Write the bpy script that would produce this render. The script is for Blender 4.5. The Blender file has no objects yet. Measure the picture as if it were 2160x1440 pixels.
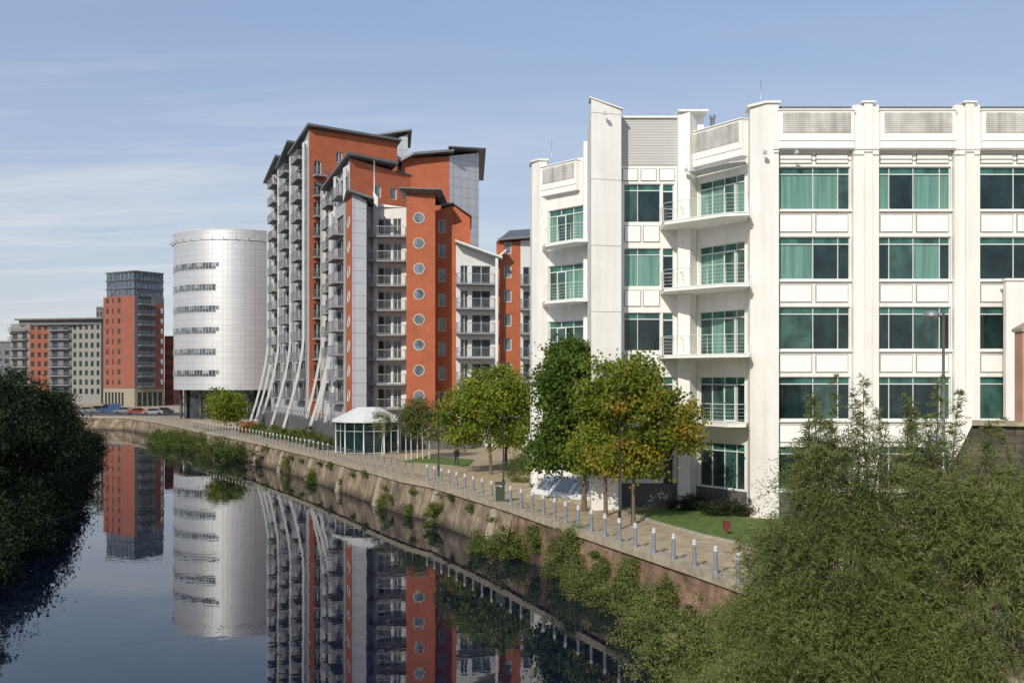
import bpy, math, random
import numpy as np
from mathutils import Vector, Matrix
random.seed(7); rng=np.random.default_rng(7)
S=bpy.context.scene; COL=S.collection
CZ=10.2; G=2.6
def bx(b,Y): return (b-1080)/2100*Y          # bearing -> x at depth Y
def ez(e,Y): return CZ-(e-800)/2100*Y        # elevation -> z at depth Y
def bp(b,Y): return (bx(b,Y),Y)
# ------------------------------------------------------------- materials
MC={}
def nt(name):
    m=bpy.data.materials.new(name); m.use_nodes=True
    t=m.node_tree; b=t.nodes['Principled BSDF']; return m,t,b
def mulstreak(N,L,g,out,amt,sc=(2.2,2.2,.12),lo=.4,hi=.68):
    m2=N.new('ShaderNodeMapping'); m2.inputs['Scale'].default_value=sc
    L.new(g.outputs['Position'],m2.inputs['Vector'])
    n2=N.new('ShaderNodeTexNoise'); n2.inputs['Scale'].default_value=1.; n2.inputs['Detail'].default_value=6
    L.new(m2.outputs[0],n2.inputs['Vector'])
    r2=N.new('ShaderNodeMapRange'); r2.inputs[1].default_value=lo; r2.inputs[2].default_value=hi
    r2.inputs[3].default_value=1; r2.inputs[4].default_value=1-amt
    L.new(n2.outputs['Fac'],r2.inputs[0])
    mu=N.new('ShaderNodeMath'); mu.operation='MULTIPLY'; L.new(out,mu.inputs[0]); L.new(r2.outputs[0],mu.inputs[1]); return mu.outputs[0]
def M(name,col,rough=.7,var=.15,scale=2.,metal=0.,bump=0.,stretch=(1,1,1),streak=0.,spec=.5):
    if name in MC: return MC[name]
    m,t,b=nt(name); N=t.nodes; L=t.links
    b.inputs['Roughness'].default_value=rough; b.inputs['Metallic'].default_value=metal
    b.inputs['Specular IOR Level'].default_value=spec
    g=N.new('ShaderNodeNewGeometry'); mp=N.new('ShaderNodeMapping'); mp.inputs['Scale'].default_value=stretch
    L.new(g.outputs['Position'],mp.inputs['Vector'])
    n=N.new('ShaderNodeTexNoise'); n.inputs['Scale'].default_value=scale; n.inputs['Detail'].default_value=6
    L.new(mp.outputs[0],n.inputs['Vector'])
    r=N.new('ShaderNodeMapRange'); r.inputs[1].default_value=.3; r.inputs[2].default_value=.7
    r.inputs[3].default_value=1-var; r.inputs[4].default_value=1+var*.6
    L.new(n.outputs['Fac'],r.inputs[0])
    out=r.outputs[0]
    if streak: out=mulstreak(N,L,g,out,streak)
    vm=N.new('ShaderNodeVectorMath'); vm.operation='SCALE'; vm.inputs[0].default_value=col
    L.new(out,vm.inputs['Scale']); L.new(vm.outputs[0],b.inputs['Base Color'])
    if bump:
        bu=N.new('ShaderNodeBump'); bu.inputs['Strength'].default_value=bump; bu.inputs['Distance'].default_value=.05
        L.new(n.outputs['Fac'],bu.inputs['Height']); L.new(bu.outputs[0],b.inputs['Normal'])
    MC[name]=m; return m
def Mbrick(name,c1,c2,mortar,bw,bh,ms=.01,rough=.85,offset=.5,var=.2,sx=1,sy=1,metal=0,stain=0,streak=0,bump=0,nsc=.7):
    if name in MC: return MC[name]
    m,t,b=nt(name); N=t.nodes; L=t.links
    b.inputs['Roughness'].default_value=rough; b.inputs['Metallic'].default_value=metal
    g=N.new('ShaderNodeNewGeometry'); s=N.new('ShaderNodeSeparateXYZ'); L.new(g.outputs['Position'],s.inputs[0])
    a=N.new('ShaderNodeMath'); a.operation='MULTIPLY'; a.inputs[1].default_value=sx; L.new(s.outputs[0],a.inputs[0])
    a2=N.new('ShaderNodeMath'); a2.operation='MULTIPLY_ADD'; a2.inputs[1].default_value=sy; L.new(s.outputs[1],a2.inputs[0]); L.new(a.outputs[0],a2.inputs[2])
    c=N.new('ShaderNodeCombineXYZ'); L.new(a2.outputs[0],c.inputs[0]); L.new(s.outputs[2],c.inputs[1])
    k=N.new('ShaderNodeTexBrick'); k.inputs['Scale'].default_value=1; k.inputs['Brick Width'].default_value=bw; k.inputs['Row Height'].default_value=bh
    k.inputs['Mortar Size'].default_value=ms; k.offset=offset
    k.inputs['Color1'].default_value=(*c1,1); k.inputs['Color2'].default_value=(*c2,1); k.inputs['Mortar'].default_value=(*mortar,1)
    L.new(c.outputs[0],k.inputs['Vector'])
    n=N.new('ShaderNodeTexNoise'); n.inputs['Scale'].default_value=nsc; n.inputs['Detail'].default_value=9; n.inputs['Roughness'].default_value=.62; L.new(g.outputs['Position'],n.inputs['Vector'])
    r=N.new('ShaderNodeMapRange'); r.inputs[1].default_value=.3; r.inputs[2].default_value=.7; r.inputs[3].default_value=1-var; r.inputs[4].default_value=1+var*.5
    L.new(n.outputs['Fac'],r.inputs[0]); sc=r.outputs[0]
    if streak: sc=mulstreak(N,L,g,sc,streak,(1.1,1.1,.25),.42,.62)
    vm=N.new('ShaderNodeVectorMath'); vm.operation='SCALE'; L.new(k.outputs['Color'],vm.inputs[0]); L.new(sc,vm.inputs['Scale'])
    o=vm.outputs[0]
    if stain:
        r3=N.new('ShaderNodeMapRange'); r3.inputs[1].default_value=.05; r3.inputs[2].default_value=.8; r3.inputs[3].default_value=.3; r3.inputs[4].default_value=1
        L.new(s.outputs[2],r3.inputs[0]); v2=N.new('ShaderNodeVectorMath'); v2.operation='SCALE'; L.new(o,v2.inputs[0]); L.new(r3.outputs[0],v2.inputs['Scale']); o=v2.outputs[0]
    L.new(o,b.inputs['Base Color'])
    if bump:
        bu=N.new('ShaderNodeBump'); bu.inputs['Strength'].default_value=bump; bu.inputs['Distance'].default_value=.15
        L.new(n.outputs['Fac'],bu.inputs['Height']); L.new(bu.outputs[0],b.inputs['Normal'])
    MC[name]=m; return m
def Mglass(name,col,rough=.06,wave=False,spec=.6):
    if name in MC: return MC[name]
    m,t,b=nt(name); N=t.nodes; L=t.links
    b.inputs['Roughness'].default_value=rough; b.inputs['Specular IOR Level'].default_value=spec
    g=N.new('ShaderNodeNewGeometry')
    mp=N.new('ShaderNodeMapping'); mp.inputs['Scale'].default_value=(5,5,.2) if wave else (1.3,1.3,.9)
    L.new(g.outputs['Position'],mp.inputs['Vector'])
    n=N.new('ShaderNodeTexNoise'); n.inputs['Scale'].default_value=1; n.inputs['Detail'].default_value=3; L.new(mp.outputs[0],n.inputs['Vector'])
    r=N.new('ShaderNodeMapRange'); r.inputs[1].default_value=.35; r.inputs[2].default_value=.65; r.inputs[3].default_value=.75 if wave else .5; r.inputs[4].default_value=1.18 if wave else 1.4
    L.new(n.outputs['Fac'],r.inputs[0])
    vm=N.new('ShaderNodeVectorMath'); vm.operation='SCALE'; vm.inputs[0].default_value=col; L.new(r.outputs[0],vm.inputs['Scale']); L.new(vm.outputs[0],b.inputs['Base Color'])
    MC[name]=m; return m
def Mleaf(name,c1,c2,c3,trans=.3):
    m=bpy.data.materials.new(name); m.use_nodes=True; t=m.node_tree; N=t.nodes; L=t.links
    N.remove(N['Principled BSDF']); o=N['Material Output']
    a=N.new('ShaderNodeAttribute'); a.attribute_name='tint'
    r=N.new('ShaderNodeValToRGB'); r.color_ramp.elements[0].color=(*c1,1); r.color_ramp.elements[1].color=(*c3,1)
    e=r.color_ramp.elements.new(.5); e.color=(*c2,1)
    L.new(a.outputs['Fac'],r.inputs[0])
    d=N.new('ShaderNodeBsdfPrincipled'); d.inputs['Roughness'].default_value=.6; d.inputs['Specular IOR Level'].default_value=.2
    tr=N.new('ShaderNodeBsdfTranslucent'); mx=N.new('ShaderNodeMixShader'); mx.inputs[0].default_value=trans
    L.new(r.outputs[0],d.inputs['Base Color']); L.new(r.outputs[0],tr.inputs['Color'])
    L.new(d.outputs[0],mx.inputs[1]); L.new(tr.outputs[0],mx.inputs[2]); L.new(mx.outputs[0],o.inputs['Surface'])
    return m
WHITE=M('white_render',(.81,.79,.745),.6,.05,.8,streak=.10)
WHITE2=M('white_panel',(.84,.825,.79),.5,.04,1.)
GREYP=Mbrick('grey_ribbed_panel',(.47,.47,.45),(.49,.49,.47),(.31,.31,.30),8,.16,.02,.5,0,.05)
JOINT=M('panel_joint',(.26,.26,.245),.8,.1)
LOUV=M('louvre_grey',(.62,.61,.57),.6,.2,1.2,streak=.35)
FRAME=M('white_frame',(.66,.68,.66),.4,.05)
TEAL=Mglass('teal_curtain_glass',(.125,.26,.215),.1,True,.5)
TEALM=Mglass('green_tinted_glass',(.035,.085,.073),.05,False,.6)
TEALD=Mglass('green_toplight_glass',(.03,.12,.10),.06)
DARKG=Mglass('dark_tinted_glass',(.010,.026,.027),.04)
GLASS=Mglass('grey_window_glass',(.04,.048,.055),.05)
GLASSL=Mglass('pale_window_glass',(.13,.155,.175),.06)
PLINTH=M('dark_stone_plinth',(.10,.10,.105),.7,.25,3)
BRICK=Mbrick('orange_brick',(.43,.118,.048),(.37,.095,.038),(.36,.13,.075),.45,.15,.012,.85,.5,.16,1,.55)
BRICKF=M('far_orange_brick',(.28,.09,.055),.85,.12,.5)
WPANEL=Mbrick('white_metal_cladding',(.52,.53,.56),(.49,.50,.53),(.28,.29,.31),1.5,1.4,.04,.4,0,.06,1,.4,.15)
WREND=M('white_bay_render',(.64,.64,.63),.6,.08,1)
SHREND=M('shaded_bay_render',(.40,.405,.41),.6,.12,1)  # white bay render greyed in colour to paint the river facades' shade
ZINC=M('zinc_roof',(.15,.155,.165),.5,.15,1,.3)
STEEL=M('galvanised_steel',(.29,.305,.325),.45,.12,2,.5)
PSTEEL=M('pale_metal_rail',(.52,.53,.54),.4,.1,2,.4)
CONC=M('concrete_slab',(.26,.26,.27),.8,.12)
BARK=M('bark',(.14,.11,.075),.9,.35,6,bump=.4)
BIRCH=M('birch_bark',(.6,.58,.52),.8,.35,8)
BOLM=M('bollard_grey_paint',(.20,.225,.26),.5,.25,9)
BOLC=M('bollard_pale_cap',(.50,.51,.52),.5,.12,9)
POLE=M('lamp_dark_paint',(.045,.05,.055),.45,.1)
LAWN=M('lawn_grass',(.10,.16,.024),.95,.5,2.6,bump=.4)
# ------------------------------------------------------------- mesh builder
class MB:
    def __init__(s): s.v=[]; s.f=[]; s.m=[]; s.sm=[]
    def poly(s,pts,mi=0,sm=False):
        k=len(s.v); s.v+= [tuple(p) for p in pts]; s.f.append(tuple(range(k,k+len(pts)))); s.m.append(mi); s.sm.append(sm)
    def box(s,x0,x1,y0,y1,z0,z1,mi=0):
        k=len(s.v); s.v+=[(x0,y0,z0),(x1,y0,z0),(x1,y1,z0),(x0,y1,z0),(x0,y0,z1),(x1,y0,z1),(x1,y1,z1),(x0,y1,z1)]
        for f in ((0,3,2,1),(4,5,6,7),(0,1,5,4),(1,2,6,5),(2,3,7,6),(3,0,4,7)): s.f.append(tuple(k+i for i in f)); s.m.append(mi); s.sm.append(False)
    def prism(s,P,z0,z1,mi=0,mtop=None):
        n=len(P); zt=z1 if isinstance(z1,(list,tuple)) else [z1]*n; zb=z0 if isinstance(z0,(list,tuple)) else [z0]*n
        k=len(s.v); s.v+=[(P[i][0],P[i][1],zb[i]) for i in range(n)]+[(P[i][0],P[i][1],zt[i]) for i in range(n)]
        for i in range(n):
            j=(i+1)%n; s.f.append((k+i,k+j,k+n+j,k+n+i)); s.m.append(mi); s.sm.append(False)
        s.f.append(tuple(k+n+i for i in range(n))); s.m.append(mi if mtop is None else mtop); s.sm.append(False)
        s.f.append(tuple(k+n-1-i for i in range(n))); s.m.append(mi); s.sm.append(False)
    def tube(s,pts,rad,n=6,mi=0,cap=True):
        pts=[Vector(p) for p in pts]; k0=len(s.v)
        for i,p in enumerate(pts):
            d=(pts[min(i+1,len(pts)-1)]-pts[max(i-1,0)]).normalized()
            a=d.cross(Vector((0,0,1))) if abs(d.z)<.95 else d.cross(Vector((1,0,0)))
            a.normalize(); b=d.cross(a)
            r=rad[i] if isinstance(rad,(list,tuple)) else rad
            for j in range(n):
                t=2*math.pi*j/n; s.v.append(tuple(p+a*math.cos(t)*r+b*math.sin(t)*r))
        for i in range(len(pts)-1):
            for j in range(n):
                q=(j+1)%n; s.f.append((k0+i*n+j,k0+i*n+q,k0+(i+1)*n+q,k0+(i+1)*n+j)); s.m.append(mi); s.sm.append(True)
        if cap:
            s.f.append(tuple(k0+j for j in range(n))); s.m.append(mi); s.sm.append(False)
            s.f.append(tuple(k0+(len(pts)-1)*n+n-1-j for j in range(n))); s.m.append(mi); s.sm.append(False)
    def lathe(s,c,prof,n=16,mi=0,sm=True):
        k0=len(s.v)
        for r,z in prof:
            for j in range(n):
                t=2*math.pi*j/n; s.v.append((c[0]+r*math.cos(t),c[1]+r*math.sin(t),c[2]+z))
        for i in range(len(prof)-1):
            for j in range(n):
                q=(j+1)%n; s.f.append((k0+i*n+j,k0+i*n+q,k0+(i+1)*n+q,k0+(i+1)*n+j)); s.m.append(mi); s.sm.append(sm)
        s.f.append(tuple(k0+(len(prof)-1)*n+j for j in range(n))); s.m.append(mi); s.sm.append(False)
    def mesh(s,name,mats):
        me=bpy.data.meshes.new(name); me.from_pydata(s.v,[],s.f)
        for m in mats: me.materials.append(m)
        me.polygons.foreach_set('material_index',s.m); me.polygons.foreach_set('use_smooth',s.sm); me.update(); return me
    def obj(s,name,mats,parent=None,**k): return O(name,s.mesh(name,mats),parent,**k)
def O(name,data,parent=None,loc=None,rot=None,**k):
    o=bpy.data.objects.new(name,data); COL.objects.link(o)
    if parent: o.parent=parent
    if loc: o.location=loc
    if rot is not None: o.rotation_euler=(0,0,rot)
    for a,b in k.items(): o[a]=b
    return o
def E(name,loc,label,cat,**k):
    o=O(name,None,None,loc,label=label,category=cat,**k); o.empty_display_size=.5; return o
def C(mb,name,mats,root,**k):
    o=mb.obj(name,mats,root,**k); o.matrix_parent_inverse=Matrix.Translation(root.location).inverted(); return o
def CO(name,me,root,loc,rot,**k):
    o=O(name,me,root,loc,rot,**k); o.matrix_parent_inverse=Matrix.Translation(root.location).inverted(); return o
# ------------------------------------------------------------- facade helpers
def wall(mb,p0,p1,z0,t0,t1,ops=(),mi=0,rev=.2,mr=None):
    p0=Vector((*p0,0)); p1=Vector((*p1,0)); Ln=(p1-p0).length; u=(p1-p0)/Ln; inn=Vector((-u.y,u.x,0))
    mr=mi if mr is None else mr
    us=sorted({0,Ln,*[round(o[0],4) for o in ops],*[round(o[0]+o[2],4) for o in ops]}); zs=sorted({z0,*[round(o[1],4) for o in ops],*[round(o[1]+o[3],4) for o in ops]})
    us=[a for a in us if -1e-6<=a<=Ln+1e-6]
    def T(a): return t0+(t1-t0)*a/Ln
    def P(a,z,d=0): q=p0+u*a+inn*d; return (q.x,q.y,z)
    for i in range(len(us)-1):
        a,b=us[i],us[i+1]; am=(a+b)/2
        for j in range(len(zs)):
            zb=zs[j]; last=j==len(zs)-1
            zm=zb+.01
            if not last and zb>=T(am): continue
            if any(o[0]<am<o[0]+o[2] and o[1]<=zm<o[1]+o[3] for o in ops): continue
            za,zc=(T(a),T(b)) if last else (zs[j+1],)*2
            mb.poly([P(a,zb),P(b,zb),P(b,zc),P(a,za)],mi)
    for (a,z,w,h) in [o[:4] for o in ops]:
        mb.poly([P(a,z),P(a,z+h),P(a,z+h,rev),P(a,z,rev)],mr); mb.poly([P(a+w,z),P(a+w,z,rev),P(a+w,z+h,rev),P(a+w,z+h)],mr)
        mb.poly([P(a,z),P(a,z,rev),P(a+w,z,rev),P(a+w,z)],mr); mb.poly([P(a,z+h),P(a+w,z+h),P(a+w,z+h,rev),P(a,z+h,rev)],mr)
def fr(p0,p1,a,d=0):
    p0=Vector((*p0,0)); p1=Vector((*p1,0)); u=(p1-p0).normalized(); inn=Vector((-u.y,u.x,0)); q=p0+u*a+inn*d
    return q,math.atan2(u.y,u.x)
WCACHE={}
def win(root,p0,p1,a,z,w,h,rev=.2,vs=(.5,),hs=(),mats=None,fw=.07,name='window',pane_fn=None,key=None,sub=False):
    mats=mats or [FRAME,GLASS]
    kk=(round(w,2),round(h,2),vs,hs,tuple(m.name for m in mats),key,fw)
    if kk not in WCACHE or pane_fn:
        f=MB(); f.box(0,fw,-.06,.04,0,h); f.box(w-fw,w,-.06,.04,0,h); f.box(fw,w-fw,-.06,.04,0,fw); f.box(fw,w-fw,-.06,.04,h-fw,h)
        for v in vs: f.box(v*w-fw*.4,v*w+fw*.4,-.05,.035,fw,h-fw)
        vv=[0,*vs,1]; hh=[0,*hs,1]
        for i in range(len(vv)-1):
            for q in hs: f.box(vv[i]*w+fw*.42,vv[i+1]*w-fw*.42,-.07,.03,q*h-fw*.6,q*h+fw*.6)
        g=MB() if sub else f
        for i in range(len(vv)-1):
            for j in range(len(hh)-1):
                mi=pane_fn(i,j) if pane_fn else 1
                if sub: mi-=1
                yy=.01+random.uniform(-.004,.004)
                g.poly([(vv[i]*w+.01,yy,hh[j]*h+.01),(vv[i+1]*w-.01,yy+random.uniform(-.006,.006),hh[j]*h+.01),(vv[i+1]*w-.01,yy,hh[j+1]*h-.01),(vv[i]*w+.01,yy,hh[j+1]*h-.01)],mi)
        me=(f.mesh(name,mats if not sub else mats[:1]), g.mesh('pane',mats[1:]) if sub else None)
        if not pane_fn: WCACHE[kk]=me
    else: me=WCACHE[kk]
    q,r=fr(p0,p1,a,rev)
    o=CO(name,me[0],root,(q.x,q.y,z),r)
    if sub: O('pane',me[1],o)
    return o
BC={}
def balcony(root,p0,p1,a,z,w,d=1.5):
    kk=(round(w,2),d)
    if kk not in BC:
        s=MB(); s.box(0,w,-d,-.002,-.18,0)
        r=MB()
        for (x0,x1,y0,y1) in ((0,w,-d,-d+.04),(0,.04,-d+.05,-.05),(w-.04,w,-d+.05,-.05)):
            r.box(x0,x1,y0,y1,1.02,1.09)
            r.box(x0+.005,x1-.005,y0+.005,y1-.005,.08,.13)
            L=max(x1-x0,y1-y0); n=max(2,int(L/.2))
            for i in range(n+1):
                t=i/n
                if x1-x0>y1-y0: xx=x0+.01+(x1-x0-.04)*t; r.box(xx,xx+.02,y0+.01,y0+.03,.13,1.02)
                else: yy=y0+.01+(y1-y0-.04)*t; r.box(x0+.01,x0+.03,yy,yy+.02,.13,1.02)
        BC[kk]=(s.mesh('balcony',[CONC]),r.mesh('railing',[STEEL]))
    q,ro=fr(p0,p1,a,0)
    o=CO('balcony',BC[kk][0],root,(q.x,q.y,z),ro); O('railing',BC[kk][1],o); return o
def slabroof(mb,P,zs,th,mi=0): mb.prism(P,[z for z in zs],[z+th for z in zs],mi)
# ------------------------------------------------------------- SETTING: ground, water
Rg=[(60,-120),(34,-60),(22,0),(14.5,20),(10.9,30),(9.0,35.5),(7.2,40.4),(3.4,50),(.0,59),(-5.6,72),(-8.2,76),(-14,88),(-19.6,99.7),(-27.2,114),(-34.6,127.7),(-46.6,148),(-62.4,177),(-77,200),(-96,207),(-150,214),(-400,240)]
Lf=[(-400,205),(-150,194),(-104,190),(-80,180),(-66,152),(-54,121),(-42,91),(-33,62),(-28,40),(-24,10),(-16,-60),(-10,-120)]
g=MB()
g.poly([(x,y,G) for x,y in Rg]+[(-3000,240,G),(-3000,4000,G),(3000,4000,G),(3000,-120,G)],0)
g.poly([(x,y,G-.3) for x,y in Lf]+[(-3000,-120,G-.3),(-3000,205,G-.3)],1)
for i in range(len(Lf)-1):
    a,b=Lf[i],Lf[i+1]
    g.poly([(a[0],a[1],G-.3),(b[0],b[1],G-.3),(b[0]+2.2,b[1]+.5,-.6),(a[0]+2.2,a[1]+.5,-.6)],1)
PAVE=M('tan_paving',(.42,.33,.205),.9,.28,1.6,bump=.25)
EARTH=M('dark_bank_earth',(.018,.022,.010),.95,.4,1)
g.obj('ground',[PAVE,EARTH],kind='structure',label='tan paved riverside ground with earth bank opposite',category='ground')
w=MB(); w.poly([(-600,-150,0),(120,-150,0),(120,400,0),(-600,400,0)])
m,t,b=nt('river_water'); b.inputs['Base Color'].default_value=(.003,.007,.020,1); b.inputs['Roughness'].default_value=.012; b.inputs['IOR'].default_value=1.42
N=t.nodes;L=t.links; gg=N.new('ShaderNodeNewGeometry')
def nz(scale,st,det=3):
    mp=N.new('ShaderNodeMapping'); mp.inputs['Scale'].default_value=st; L.new(gg.outputs['Position'],mp.inputs[0])
    n=N.new('ShaderNodeTexNoise'); n.inputs['Scale'].default_value=scale; n.inputs['Detail'].default_value=det; L.new(mp.outputs[0],n.inputs['Vector']); return n
n1=nz(1.5,(.7,.9,1),2); n2=nz(.25,(1,.7,1),1)
mk=N.new('ShaderNodeMapRange'); mk.inputs[1].default_value=.5; mk.inputs[2].default_value=.68; mk.inputs[3].default_value=.4; mk.inputs[4].default_value=1.6; n3=nz(.045,(1,1.5,1),3); L.new(n3.outputs['Fac'],mk.inputs[0])
mm=N.new('ShaderNodeMath'); mm.operation='MULTIPLY'; L.new(n1.outputs['Fac'],mm.inputs[0]); L.new(mk.outputs[0],mm.inputs[1])
ad=N.new('ShaderNodeMath'); ad.operation='MULTIPLY_ADD'; ad.inputs[1].default_value=1.2; L.new(n2.outputs['Fac'],ad.inputs[0]); L.new(mm.outputs[0],ad.inputs[2])
bu=N.new('ShaderNodeBump'); bu.inputs['Strength'].default_value=1; bu.inputs['Distance'].default_value=.005; L.new(ad.outputs[0],bu.inputs['Height']); L.new(bu.outputs[0],b.inputs['Normal'])
w.obj('river_water',[m],kind='structure',label='calm dark river water with slight ripples',category='water')
def sheet(name,P,z,mat,label,cat):
    q=MB(); q.prism(P,G-.05,z,0); return q.obj(name,[mat],kind='structure',label=label,category=cat)
LP=[(6.6,56.6),(7.9,52.2),(9.4,48.2),(11,45.2),(13.2,42.5),(18,42),(18,53),(13,54),(10.8,57.5),(8.8,58.9)]
sheet('lawn',LP,G+.08,LAWN,'mown green lawn beside white office building','lawn')
LP2=[bp(850,92),bp(985,87),bp(1000,94),bp(900,98)]
sheet('lawn',LP2,G+.06,LAWN,'small green lawn beside riverside path','lawn')
KERB=M('pale_kerb_stone',(.36,.33,.28),.85,.2,3)
q=MB()
for i in range(4):
    a=Vector(LP[i]);b_=Vector(LP[i+1]); u=(b_-a).normalized(); of=Vector((-abs(u.y)*.16,-abs(u.x)*.16))
    q.prism([a[:],b_[:],(b_+of)[:],(a+of)[:]],G,G+.11)
q.obj('lawn_kerb',[KERB],kind='structure',label='pale stone kerb around lawn edge',category='kerb')
sheet('road',[(-120,213),(-64,206),(-60,226),(-130,240)],G+.004,M('asphalt',(.06,.06,.06),.9,.2),'asphalt quay road','road')
# ------------------------------------------------------------- river walls
STONE=Mbrick('stained_stone_wall',(.34,.265,.175),(.27,.21,.14),(.12,.095,.06),2.9,6,.045,.9,.0,.6,.1,1,0,1,.45,.7,.9)
RBRK=Mbrick('old_red_brick',(.34,.165,.10),(.23,.13,.085),(.32,.26,.18),.26,.10,.014,.9,.5,.65,.35,1,0,.6,.5,.7,.9)
COPE=M('coping_stone',(.38,.32,.23),.85,.3,2,bump=.3)
def offs(P,d):
    out=[]
    for i,p in enumerate(P):
        a=Vector(P[max(i-1,0)]); b=Vector(P[min(i+1,len(P)-1)]); u=(b-a).normalized(); n=Vector((-u.y,u.x))
        out.append((p[0]+n.x*d,p[1]+n.y*d))
    return out
def polyline(P,step,start=0):
    out=[];acc=-start
    for i in range(len(P)-1):
        a=Vector(P[i]);b=Vector(P[i+1]);L_=(b-a).length
        t=-acc if acc<0 else (0 if acc==0 else step-acc)
        while t<=L_:
            out.append(a+(b-a)*t/L_); t+=step
        acc=L_-(t-step)
    return out
def river_wall(P,mat,label,bat,ledge=False):
    root=E('river_wall',(P[0][0],P[0][1],0),label,'wall')
    D=[(p.x,p.y) for p in polyline(P,1.1)]+[P[-1]]
    rr=random.Random(3); q=MB(); n=len(D)
    lv=[(-.8,1.0),(.25,.72),(.95,.45),(1.6,.22),(G-.25,0)]
    rows=[]
    for z,f in lv:
        o=offs(D,bat*f); rows.append([(x+rr.uniform(-.06,.06),y+rr.uniform(-.06,.06),z+(rr.uniform(-.06,.06) if -.5<z<2 else 0)) for x,y in o])
    for k in range(len(lv)-1):
        for i in range(n-1): q.poly([rows[k][i],rows[k][i+1],rows[k+1][i+1],rows[k+1][i]])
    C(q,'wall_face',[mat],root)
    q=MB(); ou=offs(P,.2); inn=offs(P,-.5)
    for i in range(len(P)-1):
        q.prism([ou[i],inn[i],inn[i+1],ou[i+1]],G-.25,G+.12)
    C(q,'coping',[COPE],root)
    if ledge:
        for j,p in enumerate(polyline(P[:7],11.0,2.5)):
            q=MB()
            a=min(range(len(P)-1),key=lambda i:abs(P[i][1]-p.y)+ (0 if P[i][1]<=p.y else 99)); u=(Vector(P[a+1])-Vector(P[a])).normalized(); nn=Vector((-u.y,u.x))
            w_=.4; A=p-u*w_+nn*.02;B=p+u*w_+nn*.02;Cc=p+u*w_+nn*.22;Dd=p-u*w_+nn*.22
            k=len(q.v); e=nn*bat*1.05
            q.v+=[(*(A+e),-.6),(*(B+e),-.6),(*(Cc+e),-.6),(*(Dd+e),-.6),(*A,G-.35),(*B,G-.35),(*Cc,G-.5),(*Dd,G-.5)]
            for f in ((0,3,2,1),(4,5,6,7),(0,1,5,4),(1,2,6,5),(2,3,7,6),(3,0,4,7)): q.f.append(tuple(k+i for i in f)); q.m.append(0); q.sm.append(False)
            C(q,'buttress',[COPE],root)
river_wall(Rg[2:9],RBRK,'old weathered red brick river wall with stone coping',.3)
river_wall(Rg[8:],STONE,'battered stained stone river wall',.6,True)
# ------------------------------------------------------------- bollards
q=MB(); q.lathe((0,0,0),[(.13,0),(.13,.07),(.095,.10),(.088,.3),(.075,.92),(.075,.98)],12); bme=q.mesh('bollard',[BOLM])
q=MB(); q.lathe((0,0,0),[(.095,.98),(.105,1.01),(.105,1.04),(.075,1.06),(.088,1.10),(.088,1.16),(.05,1.21),(.001,1.22)],12); cme=q.mesh('cap',[BOLC])
near=[(8.9,35.2),(7.3,39.9),(5.55,44.3),(3.9,49.1),(1.7,55.4),(-1.45,63.3),(-4.4,70.3),(-6.8,76)]
far=[(-18.5,99.9),(-26,114.2),(-33.4,127.9),(-45.6,148.3),(-50,156)]
for p in polyline(near,1.64)+polyline(far,1.64):
    o=O('bollard',bme,None,(p.x,p.y,G+.0),label='grey metal bollard with pale cap on quay edge',category='bollard',group='bollards along the riverside path')
    o.rotation_euler=(random.uniform(-.02,.02),random.uniform(-.02,.02),random.uniform(0,6)); O('cap',cme,o)
def railing(P,z,h,label,mat,step=1.8,rails=4,name='railing'):
    q=MB()
    for p in polyline(P,step): q.tube([(p.x,p.y,z),(p.x,p.y,z+h)],.035,6)
    for k in range(rails):
        zz=z+h-.02-k*(h-.15)/rails
        q.tube([(a[0],a[1],zz) for a in P],.028 if k==0 else .014,5)
    q.obj(name,[mat],label=label,category='railing')
railing([(-7.6,76.4),(-13,87.5),(-18.7,99.0)],G+.1,1.1,'grey steel railing along quay edge',STEEL,1.7,5)
railing([(-50.4,156),(-61.6,177),(-76,199.4),(-95,206.4)],G,1.1,'pale steel railing along distant quay',STEEL,2.5,4)
# ------------------------------------------------------------- WHITE OFFICE
off=E('office_building',(18,60,G),'white rendered office building with green tinted windows and balconies','building')
wb=MB()
def spandrel(x0,x1,z0,z1,Y):
    q=MB(); q.box(x0,x1,Y-.035,Y,z0,z1,1); q.box(x0+.045,x1-.045,Y-.07,Y-.036,z0+.045,z1-.045,0); C(q,'spandrel_panel',[WHITE2,JOINT],off)
FT=[21.9-3.85*i for i in range(5)]
WH=2.35
A0=(14.5,54.8);A1=(33,54.8)
baysx=[14.6+5.53*i-.02 for i in range(3)]
opsA=[]
for bxs in baysx:
    for ft in FT: opsA.append((bxs-14.5,ft-WH,4.05,WH))
wall(wb,A0,A1,G,25.1,25.1,opsA,0,.22)
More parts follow.
